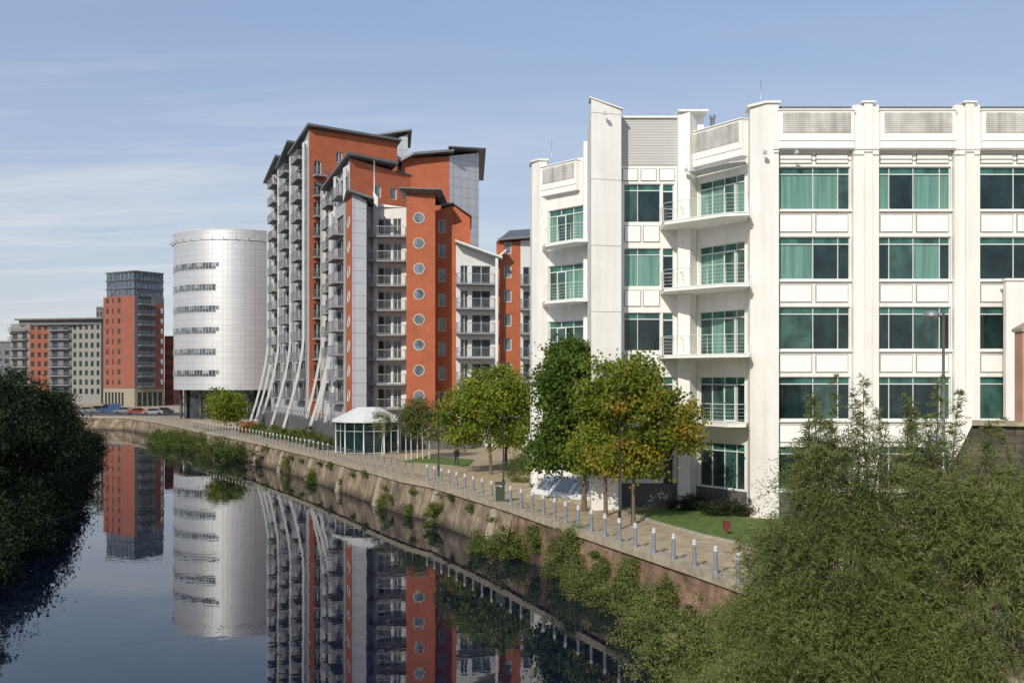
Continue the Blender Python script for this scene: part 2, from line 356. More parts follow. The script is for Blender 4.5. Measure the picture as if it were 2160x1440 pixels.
# curtain state of each window, pane by pane (C curtain, M mid tint, D dark)
PAT={(0,0):'CCM',(0,1):'CMC',(0,2):'CDCC',(1,1):'x'}
ROWS=[['CCM','CDCC','DDD'],['CDD','DMCD','DDD'],['MDD','DDMD','DDD'],['DMD','DDDM','MMD'],['DDD','DDDD','DDD']]
def ofn(row,col):
    s_=ROWS[row][col]
    def f(i,j): return 2 if j==1 else {'C':1,'M':4,'D':3}[s_[i%len(s_)]]
    return f
OM=[FRAME,TEAL,TEALD,DARKG,TEALM]
for c,bxs in enumerate(baysx):
    for r_,ft in enumerate(FT):
        win(off,A0,A1,bxs-14.5,ft-WH,4.05,WH,.2,(.5,.84) if c!=1 else (.17,.5,.86),(.83,),OM,.048,pane_fn=ofn(r_,c),sub=True)
        zs=ft-WH-.13
        q=MB(); q.box(bxs-.02,bxs+4.07,54.62,54.79,zs-.0,zs+.1,0); C(q,'window_sill',[WHITE2],off)
        if ft>5:
            for k in range(2):
                x0=bxs+.12+k*2.0; spandrel(x0,x0+1.8,ft-3.62,ft-2.62,54.798)
    for k in range(2):
        x0=bxs+.12+k*2.0; spandrel(x0,x0+1.8,22.05,22.6,54.798)
for i in range(3):
    pil=MB(); x0=baysx[i]+4.09; pil.box(x0,x0+1.4,54.45,54.797,G,25.2,0); pil.box(x0+.55,x0+1.0,54.28,54.447,G,25.25,0); pil.box(x0+.4,x0+1.15,54.2,55.6,25.27,25.37,0)
    C(pil,'pilaster',[WHITE],off)
def louvbox(name,c0,c1,z0,z1,d):
    q=MB(); p0=Vector((*c0,0));p1=Vector((*c1,0));L_=(p1-p0).length
    q.box(0,L_,-d,.0,z0,z1,0); q.box(.2,L_-.2,-d-.03,-d+.0,z0+.82,z1-.12,1)
    zz=z0+.88
    while zz<z1-.2: q.box(.22,L_-.22,-d-.055,-d-.03,zz,zz+.06,1); zz+=.105
    q.box(-.05,L_+.05,-d-.08,.02,z1,z1+.06,0); q.box(.0,L_,-d-.05,-d,z0+.4,z0+.44,0)
    me=q.mesh('louvre_box',[WHITE2,LOUV]); qd,r=fr(c0,c1,0); CO(name,me,off,(qd.x,qd.y,0),r)
for b_ in baysx: louvbox('louvre_box',(b_-.03,54.79),(b_+4.08,54.79),22.8,24.85,.55)
q=MB(); q.tube([(14.2,54.1,22.68),(33,54.1,22.68)],.035,6); C(q,'service_pipe',[PSTEEL],off)
q=MB(); q.box(14.5,33,54.75,55.1,25.1,25.2,0); C(q,'parapet_coping',[ZINC],off)
q=MB(); q.prism([(13.3,56.2),(13.2,55.2),(13.9,54.32),(14.56,54.32),(14.56,56.2)],G,25.25,0); q.prism([(13.15,56.3),(13.05,55.1),(13.85,54.2),(14.66,54.2),(14.66,56.3)],25.25,25.38,0)
C(q,'corner_pier',[WHITE],off)
C0=(11.0,59.6);C1=(13.3,56.2)
opsC=[(.22,ft-2.6,3.65,2.6) for ft in FT]
wall(wb,C0,C1,G,24.9,24.9,opsC,0,.22)
for r_,ft in enumerate(FT):
    s_=['CCMC','CCCM','MCDM','DMDD','DDMD'][r_]
    win(off,C0,C1,.22,ft-2.6,3.65,2.6,.2,(.27,.54,.8),(.83,),OM,.045,pane_fn=lambda i,j,s_=s_:2 if j==1 else {'C':1,'M':4,'D':3}[s_[i]],sub=True)
dme=MB(); dme.box(0,.08,-.12,-.07,0,2.15); dme.box(.82,.9,-.12,-.07,0,2.15); dme.box(.08,.82,-.12,-.07,2.07,2.15); dme.box(.08,.82,-.12,-.07,0,.1); dme.box(.08,.82,-.10,-.08,.1,2.07,1)
dme=dme.mesh('door',[FRAME,TEALM])
for ft in FT[:4]:
    qd,r=fr(C0,C1,2.2,.2); CO('door',dme,off,(qd.x,qd.y,ft-2.58),r)
louvbox('louvre_box',C0,C1,22.8,24.85,.45)
D0=(6.4,59.6);D1=(9.9,59.6)
opsD=[(.3,ft-2.3,2.2,2.3) for ft in FT]+[(2.62,ft-2.62,.68,2.62) for ft in FT]
wall(wb,D0,D1,G,23.0,23.0,opsD,0,.22)
for r_,ft in enumerate(FT):
    s_=['MD','CC','DD','DM','DD'][r_]
    win(off,D0,D1,.3,ft-2.3,2.2,2.3,.2,(.38,),(.83,),OM,.045,pane_fn=lambda i,j,s_=s_:2 if j==1 else {'C':1,'M':4,'D':3}[s_[i]],sub=True)
    win(off,D0,D1,2.62,ft-2.62,.68,2.62,.2,(),(.83,),OM,.06,name='door',pane_fn=lambda i,j:3 if j==0 else 2,sub=True)
    if ft>7:
        for k in range(2):
            x0=6.72+k*1.12; spandrel(x0,x0+1.0,ft-3.5,ft-2.5,59.598)
for k in range(3):
    x0=6.6+k*1.1; spandrel(x0,x0+.95,22.05,22.8,59.598)
q=MB(); q.box(6.41,9.88,59.55,60.2,23.0,25.8,0); q.box(6.4,9.9,59.4,60.3,25.8,25.92,1); C(q,'ribbed_panel',[GREYP,WHITE],off)
q=MB(); q.prism([(9.85,60.5),(9.85,59.0),(10.5,58.75),(11.0,59.4),(11.0,60.5)],G,26.0,0); q.box(9.8,11.6,58.7,60.6,26.0,26.12,0); q.box(11.01,11.5,59.6,60.5,24.8,26.0); C(q,'corner_pier',[WHITE],off)
q=MB(); zf=G; fo=[(4.6,57.8),(6.4,58.3),(6.4,66.0),(5.0,66.4)]; fi=[(4.63,57.83),(6.38,58.33),(6.38,65.9),(5.03,66.3)]
while zf<22:
    q.prism(fo,zf,zf+3.82,0); q.prism(fi,zf+3.82,zf+3.85,1); zf+=3.85
q.prism(fo,zf,[26.5,25.95,25.95,26.5],0); q.prism([(4.5,57.7),(6.5,58.2),(6.5,59.2),(4.5,58.9)],[26.52,25.97,25.97,26.52],[26.6,26.05,26.05,26.6]); C(q,'fin_wall',[WHITE,JOINT],off)
F0=(2.3,69.5);F1=(5.1,66.4)
wall(wb,F0,F1,G,25.1,25.1,[(.3,ft-2.6,3.55,2.6) for ft in FT],0,.22)
for r_,ft in enumerate(FT):
    s_=['CMC','MCC','MDM','DMD','DDD'][r_]
    win(off,F0,F1,.3,ft-2.6,3.55,2.6,.2,(.33,.66),(.83,),OM,.05,pane_fn=lambda i,j,s_=s_:2 if j==1 else {'C':1,'M':4,'D':3}[s_[i]],sub=True)
    if r_<4:
        qd,r=fr(F0,F1,1.1,.2); CO('door',dme,off,(qd.x,qd.y,ft-2.58),r)
louvbox('louvre_box',F0,(4.6,66.95),22.9,24.9,.4)
q=MB(); q.prism([(1.3,71.2),(1.4,69.9),(1.9,69.2),(2.45,69.3),(2.45,71.2)],G,25.4,0); q.prism([(1.2,71.3),(1.3,69.8),(1.85,69.1),(2.55,69.2),(2.55,71.3)],25.4,25.52,0); C(q,'corner_pier',[WHITE],off)
q=MB(); q.prism([(4.75,66.6),(4.75,66.1),(5.1,66.1),(5.1,66.6)],G,26.0); C(q,'corner_pier',[WHITE],off)
wall(wb,(2.6,96),(1.4,71.2),G,25.2,25.2,(),0); wall(wb,(33,54.8),(33,96),G,25.0,25.0); wall(wb,(33,96),(2.6,96),G,25.0,25.0)
wb.poly([(x,y,24.9) for x,y in [(1.4,71),(2.4,69.5),(5.2,66.4),(6.4,60),(9.9,59.9),(11,59.6),(13.3,56.2),(14.5,54.82),(33,54.82),(33,96),(2.6,96)]],0)
C(wb,'wall',[WHITE],off)
q=MB()
q.prism([(14.56,54.7),(14.56,53.97),(33,53.97),(33,54.7)],G,4.0,0)
qd,_=fr(C0,C1,0,-.12); q1,_=fr(C0,C1,4.1,-.12); q.prism([(qd.x,qd.y),(q1.x,q1.y),(13.4,56.4),(11.1,59.8)],G,3.85,0)
q.prism([(6.45,59.48),(9.84,59.48),(9.84,59.7),(6.45,59.7)],G,4.0,0)
C(q,'plinth',[PLINTH],off)
def obalc(P,zs):
    for z in zs:
        s=MB(); s.prism(P,z-.16,z,0); n=len(P)
        cx=sum(p[0] for p in P)/n; cy=sum(p[1] for p in P)/n
        s.prism([(cx+(p[0]-cx)*1.02,cy+(p[1]-cy)*1.02) for p in P],z,z+.045,0)
        o=C(s,'balcony',[WHITE2],off)
        r=MB(); Q=[(cx+(p[0]-cx)*.98,cy+(p[1]-cy)*.98) for p in P[1:-1]]
        for zz,rd in ((1.1,.018),(.85,.007),(.65,.007),(.45,.007),(.25,.007)): r.tube([(a[0],a[1],z+zz) for a in Q],rd,5)
        for p in polyline(Q,1.2)+[Vector(Q[-1])]: r.tube([(p.x,p.y,z),(p.x,p.y,z+1.1)],.015,5)
        r.obj('railing',[FRAME],o)
BZ=[ft-2.62 for ft in FT[:4]]
obalc([(13.25,56.1),(12.9,54.1),(11.6,54.5),(8.8,57.5),(8.85,59.5),(9.8,59.5),(10.0,58.6),(11.0,59.3)],BZ[:3])
obalc([(13.25,56.1),(12.9,54.9),(11.9,54.9),(10.4,57.6),(11.0,59.3)],BZ[3:])
obalc([(5.05,66.3),(4.9,64.5),(4.1,64.6),(2.2,67.0),(2.1,69.2)],BZ[:4])
q=MB(); q.prism([(13.28,56.12),(12.9,55.3),(12.1,55.7),(10.3,58.2),(11.0,59.4)],22.3,22.35,0)
C(q,'canopy',[PSTEEL],off)
q=MB(); q.prism([(1.2,64.6),(4.6,60.6),(5.4,61.3),(2.0,65.6)],G,[2.95,2.95,4.0,4.0],0); q.prism([(.9,64.4),(4.6,60.2),(5.2,60.2),(.9,65.2)],G,2.8,1)
for k in range(3):
    t0=.08+k*.31;t1=t0+.24
    def lp(t,s_): 
        a=Vector((1.2,64.6))+(Vector((4.6,60.6))-Vector((1.2,64.6)))*t; b_=Vector((2.0,65.6))+(Vector((5.4,61.3))-Vector((2.0,65.6)))*t; return a+(b_-a)*s_
    P=[lp(t0,.15),lp(t1,.15),lp(t1,.85),lp(t0,.85)]; q.prism([(p.x,p.y) for p in P],[2.9,2.9,3.6,3.6],[3.16,3.16,3.9,3.9],2)
C(q,'sloped_vent_plinth',[WREND,COPE,STEEL],off)
q=MB(); q.tube([(bx(1605,56),56,25.4),(bx(1605,56),56,27.0)],.025,5); C(q,'roof_aerial',[PSTEEL],off)
q=MB(); q.tube([(bx(1164,70),70,25.4),(bx(1164,70),70,26.9)],.025,5); C(q,'roof_aerial',[PSTEEL],off)
q=MB(); q.lathe((bx(1503,60),60,24.9),[(.14,0),(.14,1.0),(.19,1.02),(.19,1.2)],10); C(q,'flue',[STEEL],off)
for X_,Y_ in ((bx(1675,54.2),54.15),(bx(1612,54),54.15),(bx(1443,59),58.6),(bx(1275,58),57.8)):
    q=MB(); zc_=22.5 if X_>10 else 25.6; q.tube([(X_,Y_,zc_),(X_,Y_-.25,zc_)],.025,5); q.box(X_-.09,X_+.09,Y_-.5,Y_-.2,zc_-.12,zc_+.04); C(q,'security_camera',[PSTEEL],off)
# ------------------------------------------------------------- RED COMPLEX
STO=2.83
def roofslab(root,P,zs,th=.32):
    q=MB(); slabroof(q,P,zs,th,0); C(q,'roof',[ZINC],root)
def ribs(root,p0,p1,ts,zt,zk=16.0,zb=3.2,out=2.9,w=.2,pr=.75):
    for a in ts:
        q=MB()
        o_,r=fr(p0,p1,a); u=Vector((math.cos(r),math.sin(r),0)); n=Vector((u.y,-u.x,0))
        outer=[(pr,zt-.5)]; inner=[(pr-.3,zt-.5)]
        for k in range(9):
            t=k/8; z=zk+(zb-zk)*t; d=pr+out*(t**1.45); outer.append((d,z)); inner.append((d-.3,z-.03))
        for A_,B_,C_,D_ in zip(outer,outer[1:],inner[1:],inner):
            P=[o_+n*d+Vector((0,0,z)) for d,z in (A_,B_,C_,D_)]; Q=[p+u*w for p in P]
            q.poly([tuple(p) for p in P]); q.poly([tuple(p) for p in Q][::-1])
            q.poly([tuple(P[0]),tuple(Q[0]),tuple(Q[1]),tuple(P[1])]); q.poly([tuple(P[3]),tuple(P[2]),tuple(Q[2]),tuple(Q[3])])
        P=[o_+n*d+Vector((0,0,z)) for d,z in ((0,zt),(pr,zt-.5),(pr-.3,zt-.5),(0,zt-1))]; Q=[p+u*w for p in P]
        q.poly([tuple(p) for p in P]); q.poly([tuple(p) for p in Q][::-1]); q.poly([tuple(P[0]),tuple(Q[0]),tuple(Q[1]),tuple(P[1])])
        C(q,'splayed_column',[WREND],root)
def addbal(root,p0,p1,a,w,zs,d=1.5,ops=None,wm=(2.2,2.25)):
    for z in zs:
        balcony(root,p0,p1,a,z,w,d)
        if ops is not None: ops.append((a+(w-wm[0])/2,z+.02,wm[0],wm[1]))
def fill(root,p0,p1,ops,mats=None,vs=(.5,),hs=(),rev=.2,name='window'):
    for o in ops: win(root,p0,p1,o[0],o[1],o[2],o[3],rev,vs,hs,mats,name=name,fw=.08)
a1=bp(572,166);a0=bp(652,138);a2=bp(838,146);a3=(a1[0]+a2[0]-a0[0],a1[1]+a2[1]-a0[1])
RA=E('apartment_block',(a0[0],a0[1],G),'tall orange brick and white apartment block with river balconies','building')
q=MB(); LA=math.dist(a0,a1)
opr=[]; zr=[10.2+STO*k-2.83 for k in range(13)]
for s_ in (1.0,10.9,20.8):
    addbal(RA,a1,a0,s_+2.4,5.0,zr,1.2,opr,(4.8,2.3))
for s_ in (.6,10.5,20.4):
    for z in zr: opr.append((s_+.3,z+.02,1.9,2.3))
wall(q,a1,a0,G,43.6,44.9,opr,2,.5)
fill(RA,a1,a0,[o for o in opr if o[2]>4],[ZINC,GLASS],(.33,.66),name='glazed_door'); fill(RA,a1,a0,[o for o in opr if o[2]<4],[ZINC,GLASS],(),name='window')
opf=[]
for b_,zz in ((707,41.8),(743,41.8),(707,39.0),(743,39.0)):
    aa=math.dist(a0,a2)*(b_-652)/186
    opf.append((aa,zz-1.0,1.0,1.5))
for k in range(12): opf.append((.75,zr[k]+.02,1.1,2.1))
wall(q,a0,a2,G,44.9,44.9,opf,0,.25)
for o in opf: win(RA,a0,a2,o[0],o[1],o[2],o[3],.22,(.5,),(),[FRAME,GLASSL if o[2]<1.05 else GLASS],fw=.08)
for k in range(12): balcony(RA,a0,a2,.5,zr[k],1.7,1.2)
wall(q,a2,a3,G,44.9,44.9,(),0); wall(q,a3,a1,G,44.9,43.6,(),0)
C(q,'wall',[BRICK,WREND,SHREND],RA)
uv=Vector((a1[0]-a0[0],a1[1]-a0[1])).normalized(); iv=Vector((a2[0]-a0[0],a2[1]-a0[1])).normalized(); LI=math.dist(a0,a2)
def rp(s_,t_): v=Vector(a0)+uv*s_+iv*t_; return (v.x,v.y)
for k,(s0,s1,dz) in enumerate(((-.9,9.4,0),(9.9,19.4,-.1),(19.9,LA+.6,-.2))):
    roofslab(RA,[rp(s1,-1.3),rp(s0,-1.3 if k else -.4),rp(s0,LI+.4),rp(s1,LI+.4)],[43.0+dz,45.15+dz,45.0+dz,43.2+dz])
ribs(RA,a1,a0,(.1,5.0,10.0,19.9,29.4),43.6)
q=MB(); p=[bp(832,150),bp(860,150.5),bp(857,160),bp(832,160)]; q.prism(p,30,[46.3,47.2,47.2,46.3],0); C(q,'stair_core',[WPANEL],RA)
roofslab(RA,[bp(775,149.5),bp(869,149.5),bp(866,161),bp(775,161)],[46.6,47.6,47.6,46.6],.25)
b1=bp(693,135);b0=bp(738,122);b2=bp(866,128);b3=(b1[0]+b2[0]-b0[0],b1[1]+b2[1]-b0[1])
RB=E('apartment_block',(b0[0],b0[1],G),'middle orange brick apartment block with sloping zinc roof','building')
q=MB(); ops=[]; LB=math.dist(b0,b1); zb=[7.6+STO*k for k in range(11)]
addbal(RB,b1,b0,LB-6.0,4.8,zb[:10],1.2,ops,(4.2,2.3)); addbal(RB,b1,b0,1.2,4.4,zb[:10],1.2,ops,(4,2.3))
wall(q,b1,b0,G,36.4,37.5,ops,2,.5); fill(RB,b1,b0,ops,[ZINC,GLASS],(.33,.66),name='glazed_door')
opf=[(3.6,33.0,1.0,1.5),(3.6,30.2,1.0,1.5),(6.0,33.0,1.0,1.5),(6.0,30.2,1.,1.5)]
wall(q,b0,b2,G,37.3,36.3,opf,0,.25); fill(RB,b0,b2,opf,[FRAME,GLASSL],())
wall(q,b2,b3,G,36.3,36.3); wall(q,b3,b1,G,36.3,36.4); q.poly([(*b1,36.4),(*b0,37.3),(*b2,36.3),(*b3,36.3)])
C(q,'wall',[BRICK,WREND,SHREND],RB)
uv=Vector((b1[0]-b0[0],b1[1]-b0[1])).normalized(); iv=Vector((b2[0]-b0[0],b2[1]-b0[1])).normalized(); LI=math.dist(b0,b2)
def rp2(s_,t_): v=Vector(b0)+uv*s_+iv*t_; return (v.x,v.y)
roofslab(RB,[rp2(LB,-1.3),rp2(-1,-.6),rp2(-1,LI*.75),rp2(LB,LI*.75)],[35.6,37.5,37.3,36.4],.3)
q=MB(); q.prism([rp2(-.2,LI*.76),rp2(-.2,LI+.2),rp2(LB,LI+.2),rp2(LB,LI*.76)],[36.6,36.3,36.3,36.6],[36.75,36.5,36.5,36.75]); C(q,'roof_edge',[ZINC],RB)
ribs(RB,b1,b0,(.1,LB-6.6,LB-.5),36.6,18)
q=MB(); q.prism([bp(676,137),bp(700,134.2),bp(704,139),bp(680,141)],G,[36.3,35.3,35.3,36.3],0); q.prism([bp(667,136),bp(703,133.5),bp(704,139),bp(672,141)],[36.9,35.5,35.5,36.9],[37.1,35.7,35.7,37.1],1); 
for z in zb[:10]: q.box(bx(680,134.5)+.2,bx(692,134.5),135.0,135.6,z,z+2.1,2)
C(q,'stair_bay',[SHREND,ZINC,GLASS],RB)
c2=bp(698,124.5);c1=bp(729,116);c0=bp(743,111.6);cA=bp(773,112.2)
RC=E('apartment_block',(c0[0],c0[1],G),'white panelled apartment block with brick strip of round windows','building')
q=MB(); ops=[]; zc=[7.5+STO*k for k in range(8)]; Lc=math.dist(c2,c1)
addbal(RC,c2,c1,Lc-5.6,4.6,zc,1.2,ops,(4,2.3)); wall(q,c2,c1,G,30.9,31.0,ops,3,.5); fill(RC,c2,c1,ops,[ZINC,GLASS],(.33,.66),name='glazed_door')
wall(q,c1,c0,G,31.0,31.2,(),0); wall(q,c0,cA,G,31.2,30.3,(),2)
r0=bp(788,116.3); r1=bp(858,116.0); cB=bp(776,115.8)
wall(q,cA,cB,G,30.3,30.3,(),2)
wall(q,cB,r0,G,30.3,30.3,(),1)
ops=[]; Lr=math.dist(r0,r1)
zw=[6.9+.0+STO*k for k in range(8)]
for z in zw: ops.append((.5,z+.02,1.6,2.2)); ops.append((2.3,z+.02,1.0,2.2))
wall(q,r0,r1,G,30.8,30.2,ops,1,.3); fill(RC,r0,r1,ops,[FRAME,GLASS],(.5,),name='glazed_door')
for z in zw: balcony(RC,cB,r1,.15,z,Lr+.35,1.7)
q.prism([bp(787,115.2),bp(797,114.9),bp(797,116.5),bp(788,116.5)],G,[32.0,31.2,31.2,32.0],1)
q.poly([(*c2,30.9),(*c1,31.0),(*c0,31.2),(*cA,30.3),(*cB,30.3),(*r1,30.2),(bx(880,126),126,30.2),(bx(720,130),130,30.5)],1)
C(q,'wall',[BRICK,WREND,WPANEL,SHREND],RC)
roofslab(RC,[bp(722,119),bp(731,110.6),bp(789,111.2),bp(789,119)],[30.9,31.2,30.3,30.3],.25)
ribs(RC,c2,c1,(Lc-6.6,),31.0,15)
q=MB(); q.tube([(bx(790,116),115.8,31),(bx(790,116),115.8,35.6)],.07,6); C(q,'flagpole',[WREND],RC)
def roundwin(root,p0,p1,a,z,r_=.62):
    if ('R',r_) not in WCACHE:
        q=MB(); n=24
        ring=[(math.cos(2*math.pi*i/n),math.sin(2*math.pi*i/n)) for i in range(n)]
        for i in range(n):
            j=(i+1)%n; a_,b_=ring[i],ring[j]; R0=r_+.06
            q.poly([(a_[0]*R0,-.08,a_[1]*R0),(b_[0]*R0,-.08,b_[1]*R0),(b_[0]*r_,-.08,b_[1]*r_),(a_[0]*r_,-.08,a_[1]*r_)],0)
            q.poly([(a_[0]*R0,0,a_[1]*R0),(b_[0]*R0,0,b_[1]*R0),(b_[0]*R0,-.08,b_[1]*R0),(a_[0]*R0,-.08,a_[1]*R0)],0)
            q.poly([(a_[0]*r_,-.08,a_[1]*r_),(b_[0]*r_,-.08,b_[1]*r_),(b_[0]*r_,-.01,b_[1]*r_),(a_[0]*r_,-.01,a_[1]*r_)],0)
        q.poly([(c*r_,-.02,s*r_) for c,s in ring],1)
        WCACHE[('R',r_)]=q.mesh('round_window',[FRAME,GLASSL])
    qd,ro=fr(p0,p1,a); CO('round_window',WCACHE[('R',r_)],root,(qd.x,qd.y,z),ro)
for k in range(8): roundwin(RC,c1,c0,math.dist(c1,c0)/2,28.2-STO*k-.1)
t0=bp(857,111);t1=bp(918,111.3);t2=(bx(917,118),118)
RT=E('apartment_block',(t0[0],t0[1],G),'orange brick stair tower with column of round windows','building')
q=MB(); wall(q,t0,t1,G,30.9,30.9); wall(q,(t0[0],118),t0,G,30.9,30.9); wall(q,t1,t2,G,30.9,30.9); q.poly([(*t0,30.9),(*t1,30.9),(*t2,30.9),(t0[0],118,30.9)])
s0=(bx(915,115),115);s1=bp(956,115);s2=bp(992,114.2)
ops=[(.55,28.2-1.1-STO*k,.85,1.55) for k in range(9)]
wall(q,s0,s1,G,29.6,30.3,ops,0,.25); fill(RT,s0,s1,ops,[FRAME,GLASSL],())
wall(q,s1,s2,G,30.3,28.7); wall(q,s2,(bx(990,125),125),G,28.7,28.7); q.poly([(*s0,29.6),(*s1,30.3),(*s2,28.7),(bx(990,124),124,28.7),(s0[0],124,29.6)])
C(q,'wall',[BRICK],RT)
q=MB()
lo=[bp(856,110.9),bp(919,111.1),(t1[0]+.05,118.2),(t0[0]-.05,118.2)]; hi=[bp(840,109.9),bp(931,110.0),(t1[0]+.9,119),(t0[0]-.9,119)]
zh=[31.3,31.15,31.15,31.3]
for i in range(4):
    j=(i+1)%4; q.poly([(*lo[i],30.85),(*lo[j],30.85),(*hi[j],zh[j]),(*hi[i],zh[i])]); 
slabroof(q,hi,zh,.12); C(q,'roof',[ZINC],RT)
q=MB(); q.prism([bp(930,114.4),bp(956,114.4),bp(960,124),bp(930,124)],[30.05,30.5,30.5,30.05],[30.25,30.7,30.7,30.25]); C(q,'roof_edge',[ZINC],RT)
q=MB(); q.prism([bp(956,114.6),bp(995,113.7),bp(994,124),bp(960,124)],[30.4,28.8,28.8,30.4],[30.55,28.95,28.95,30.55]); C(q,'roof_edge',[ZINC],RT)
for k in range(8): roundwin(RT,t0,t1,math.dist(t0,t1)*.44,28.2-STO*k,.56)
d0=bp(847,148);d1=bp(948,149);d2=bp(1010,153)
RD=E('apartment_block',(d0[0],d0[1],G),'rear orange brick block with pale metal clad side','building')
q=MB(); ops=[(2.6,35.8,1.1,1.6),(2.6,33.0,1.1,1.6)]
wall(q,d0,d1,G,43.0,43.6,ops,0,.25); fill(RD,d0,d1,ops,[FRAME,GLASSL],())
wall(q,d1,d2,G,43.6,45.0,(),1); wall(q,d2,(bx(1006,175),175),G,45.0,45.0,(),1); wall(q,(d0[0]-2,175),d0,G,43.0,43.0,(),0); q.poly([(*d0,43.0),(*d1,43.6),(*d2,45.0),(bx(1006,175),175,45.0),(d0[0]-2,175,43.0)],0)
C(q,'wall',[BRICK,WPANEL],RD)
q=MB(); slabroof(q,[bp(840,147),bp(872,146.6),bp(876,170),bp(840,170)],[42.2,43.3,43.3,42.2],.35); slabroof(q,[bp(872.3,146.6),bp(958,147.6),bp(955,170),bp(876.3,170)],[43.3,44.0,44.0,43.3],.35); C(q,'roof',[ZINC],RD)
q=MB(); slabroof(q,[bp(946,147.0),bp(1025,152),bp(1020,176),bp(946,172)],[44.45,45.3,45.3,44.45],.2); C(q,'roof',[ZINC],RD)
e0=bp(962,112);e1=bp(1047,113);e2=bp(1098,113.5);e3=bp(1150,114)
RE=E('apartment_block',(e0[0],e0[1],G),'lower brick and white apartment wing with butterfly roof','building')
q=MB(); zz=[ez(597,111)-2.75*k for k in range(0,6)]
ops=[]
for z in zz:
    if z>3: ops+= [(.5,z,.9,2.1),(1.8,z,2.2,2.1)]
wall(q,e0,e1,G,25.4,23.9,ops,1,.3); fill(RE,e0,e1,ops,[FRAME,GLASS],(.5,),name='glazed_door')
ops=[(.9,z+.8,.85,1.4) for z in zz if z>3]+[(.9,zz[0]+2.75+.8,.85,1.4)]
wall(q,e1,e2,G,25.5,26.0,ops,0,.25); fill(RE,e1,e2,ops,[FRAME,GLASSL],())
ops=[(.3,z,1.5,2.1) for z in zz if z>3]
wall(q,e2,e3,G,26.0,26.3,ops,1,.25); fill(RE,e2,e3,ops)
wall(q,e3,(e3[0]+2,135),G,26.3,26.3); wall(q,(bx(964,134),134),e0,G,25.4,25.4,(),1)
q.poly([(*e0,25.4),(*e1,23.9),(bx(1047,134),134,23.9),(bx(966,134),134,25.4)],1); q.poly([(*e1,25.5),(*e2,26.0),(*e3,26.3),(e3[0],134,26.3),(bx(1050,134),134,25.5)],1)
for z in zz:
    if z>3: balcony(RE,e0,e1,-.1,z,4.5,1.5); balcony(RE,e2,e3,-.1,z,2.4,1.3)
C(q,'wall',[BRICK,WREND],RE)
q=MB(); slabroof(q,[bp(960,110.4),bp(1060,111),bp(1060,130),bp(962,130)],[25.5,23.7,23.7,25.5],.22); C(q,'roof',[WREND],RE)
q=MB(); slabroof(q,[bp(1046,111.6),bp(1068,111.4),bp(1066,113),bp(1048,113)],[23.6,24.6,24.6,23.6],.22); C(q,'roof',[WREND],RE)
q=MB(); q.prism([bp(1050,112.4),bp(1140,112.4),(e3[0],134),(bx(1055,134),134)],[25.9,26.3,26.2,25.9],[26.1,26.5,26.4,26.1]); 
P=[bp(1052,113),bp(1160,113),bp(1160,127),bp(1058,127)]; 
q.poly([(*P[0],26.1),(*P[1],26.5),(bx(1150,119),119,28.3),(bx(1075,119),119,28.0)]); q.poly([(*P[0],26.1),(bx(1075,119),119,28.0),(*P[3],26.1)]); C(q,'hipped_roof',[ZINC],RE)
q=MB(); q.box(bx(1045,112),bx(1051,112),111.3,112.0,G,23.8); C(q,'column',[WREND],RE)
RP=MB(); RP.prism([bp(545,166),bp(549,158),bp(600,140),bp(655,125),bp(705,112),bp(712,108),bp(850,108),bp(990,108.5),bp(990,114),bp(700,126),bp(640,150),bp(575,168)],G,[5.0]*12,0)
RP.obj('terrace_podium',[PLINTH],label='dark stone terrace podium under apartment blocks',category='podium')
railing([bp(549,158),bp(600,140.3),bp(655,125.3),bp(704,112.5)],5.0,1.1,'steel railing on dark stone terrace',STEEL,2,5)
# ------------------------------------------------------------- glass pavilion
PV=E('glass_pavilion',(-16,104,G),'glazed riverside pavilion with white faceted roof','pavilion')
def octo(cx,cy,rx,ry,n=10): return [(cx+rx*math.cos(2*math.pi*(i+.5)/n),cy+ry*math.sin(2*math.pi*(i+.5)/n)) for i in range(n)]
pc=(bx(777,104.5),104.5); P=octo(*pc,3.35,3.2)
q=MB(); q.prism(P,G,G+3.2,0); C(q,'glazing',[DARKG],PV)
q=MB()
for i in range(10):
    a=Vector(P[i]);b_=Vector(P[(i+1)%10])
    for t in (0,.5):
        p_=a+(b_-a)*t; v=(p_-Vector(pc)); p_=Vector(pc)+v*1.015; q.tube([(p_.x,p_.y,G),(p_.x,p_.y,G+3.2)],.035 if t else .08,4)
    for z in (G+.1,G+2.3,G+3.15):
        s_=1.014; q.tube([(pc[0]+(a.x-pc[0])*s_,pc[1]+(a.y-pc[1])*s_,z),(pc[0]+(b_.x-pc[0])*s_,pc[1]+(b_.y-pc[1])*s_,z)],.03,4)
C(q,'window_frame',[FRAME],PV)
q=MB(); R1=octo(*pc,3.8,3.6); R2=octo(*pc,1.2,1.1)
q.prism(R1,G+3.2,G+3.4)
for i in range(10):
    j=(i+1)%10; q.poly([(*R1[i],G+3.4),(*R1[j],G+3.4),(*R2[j],G+4.7),(*R2[i],G+4.7)])
q.poly([(*p,G+4.7) for p in R2]); C(q,'roof',[WREND],PV)
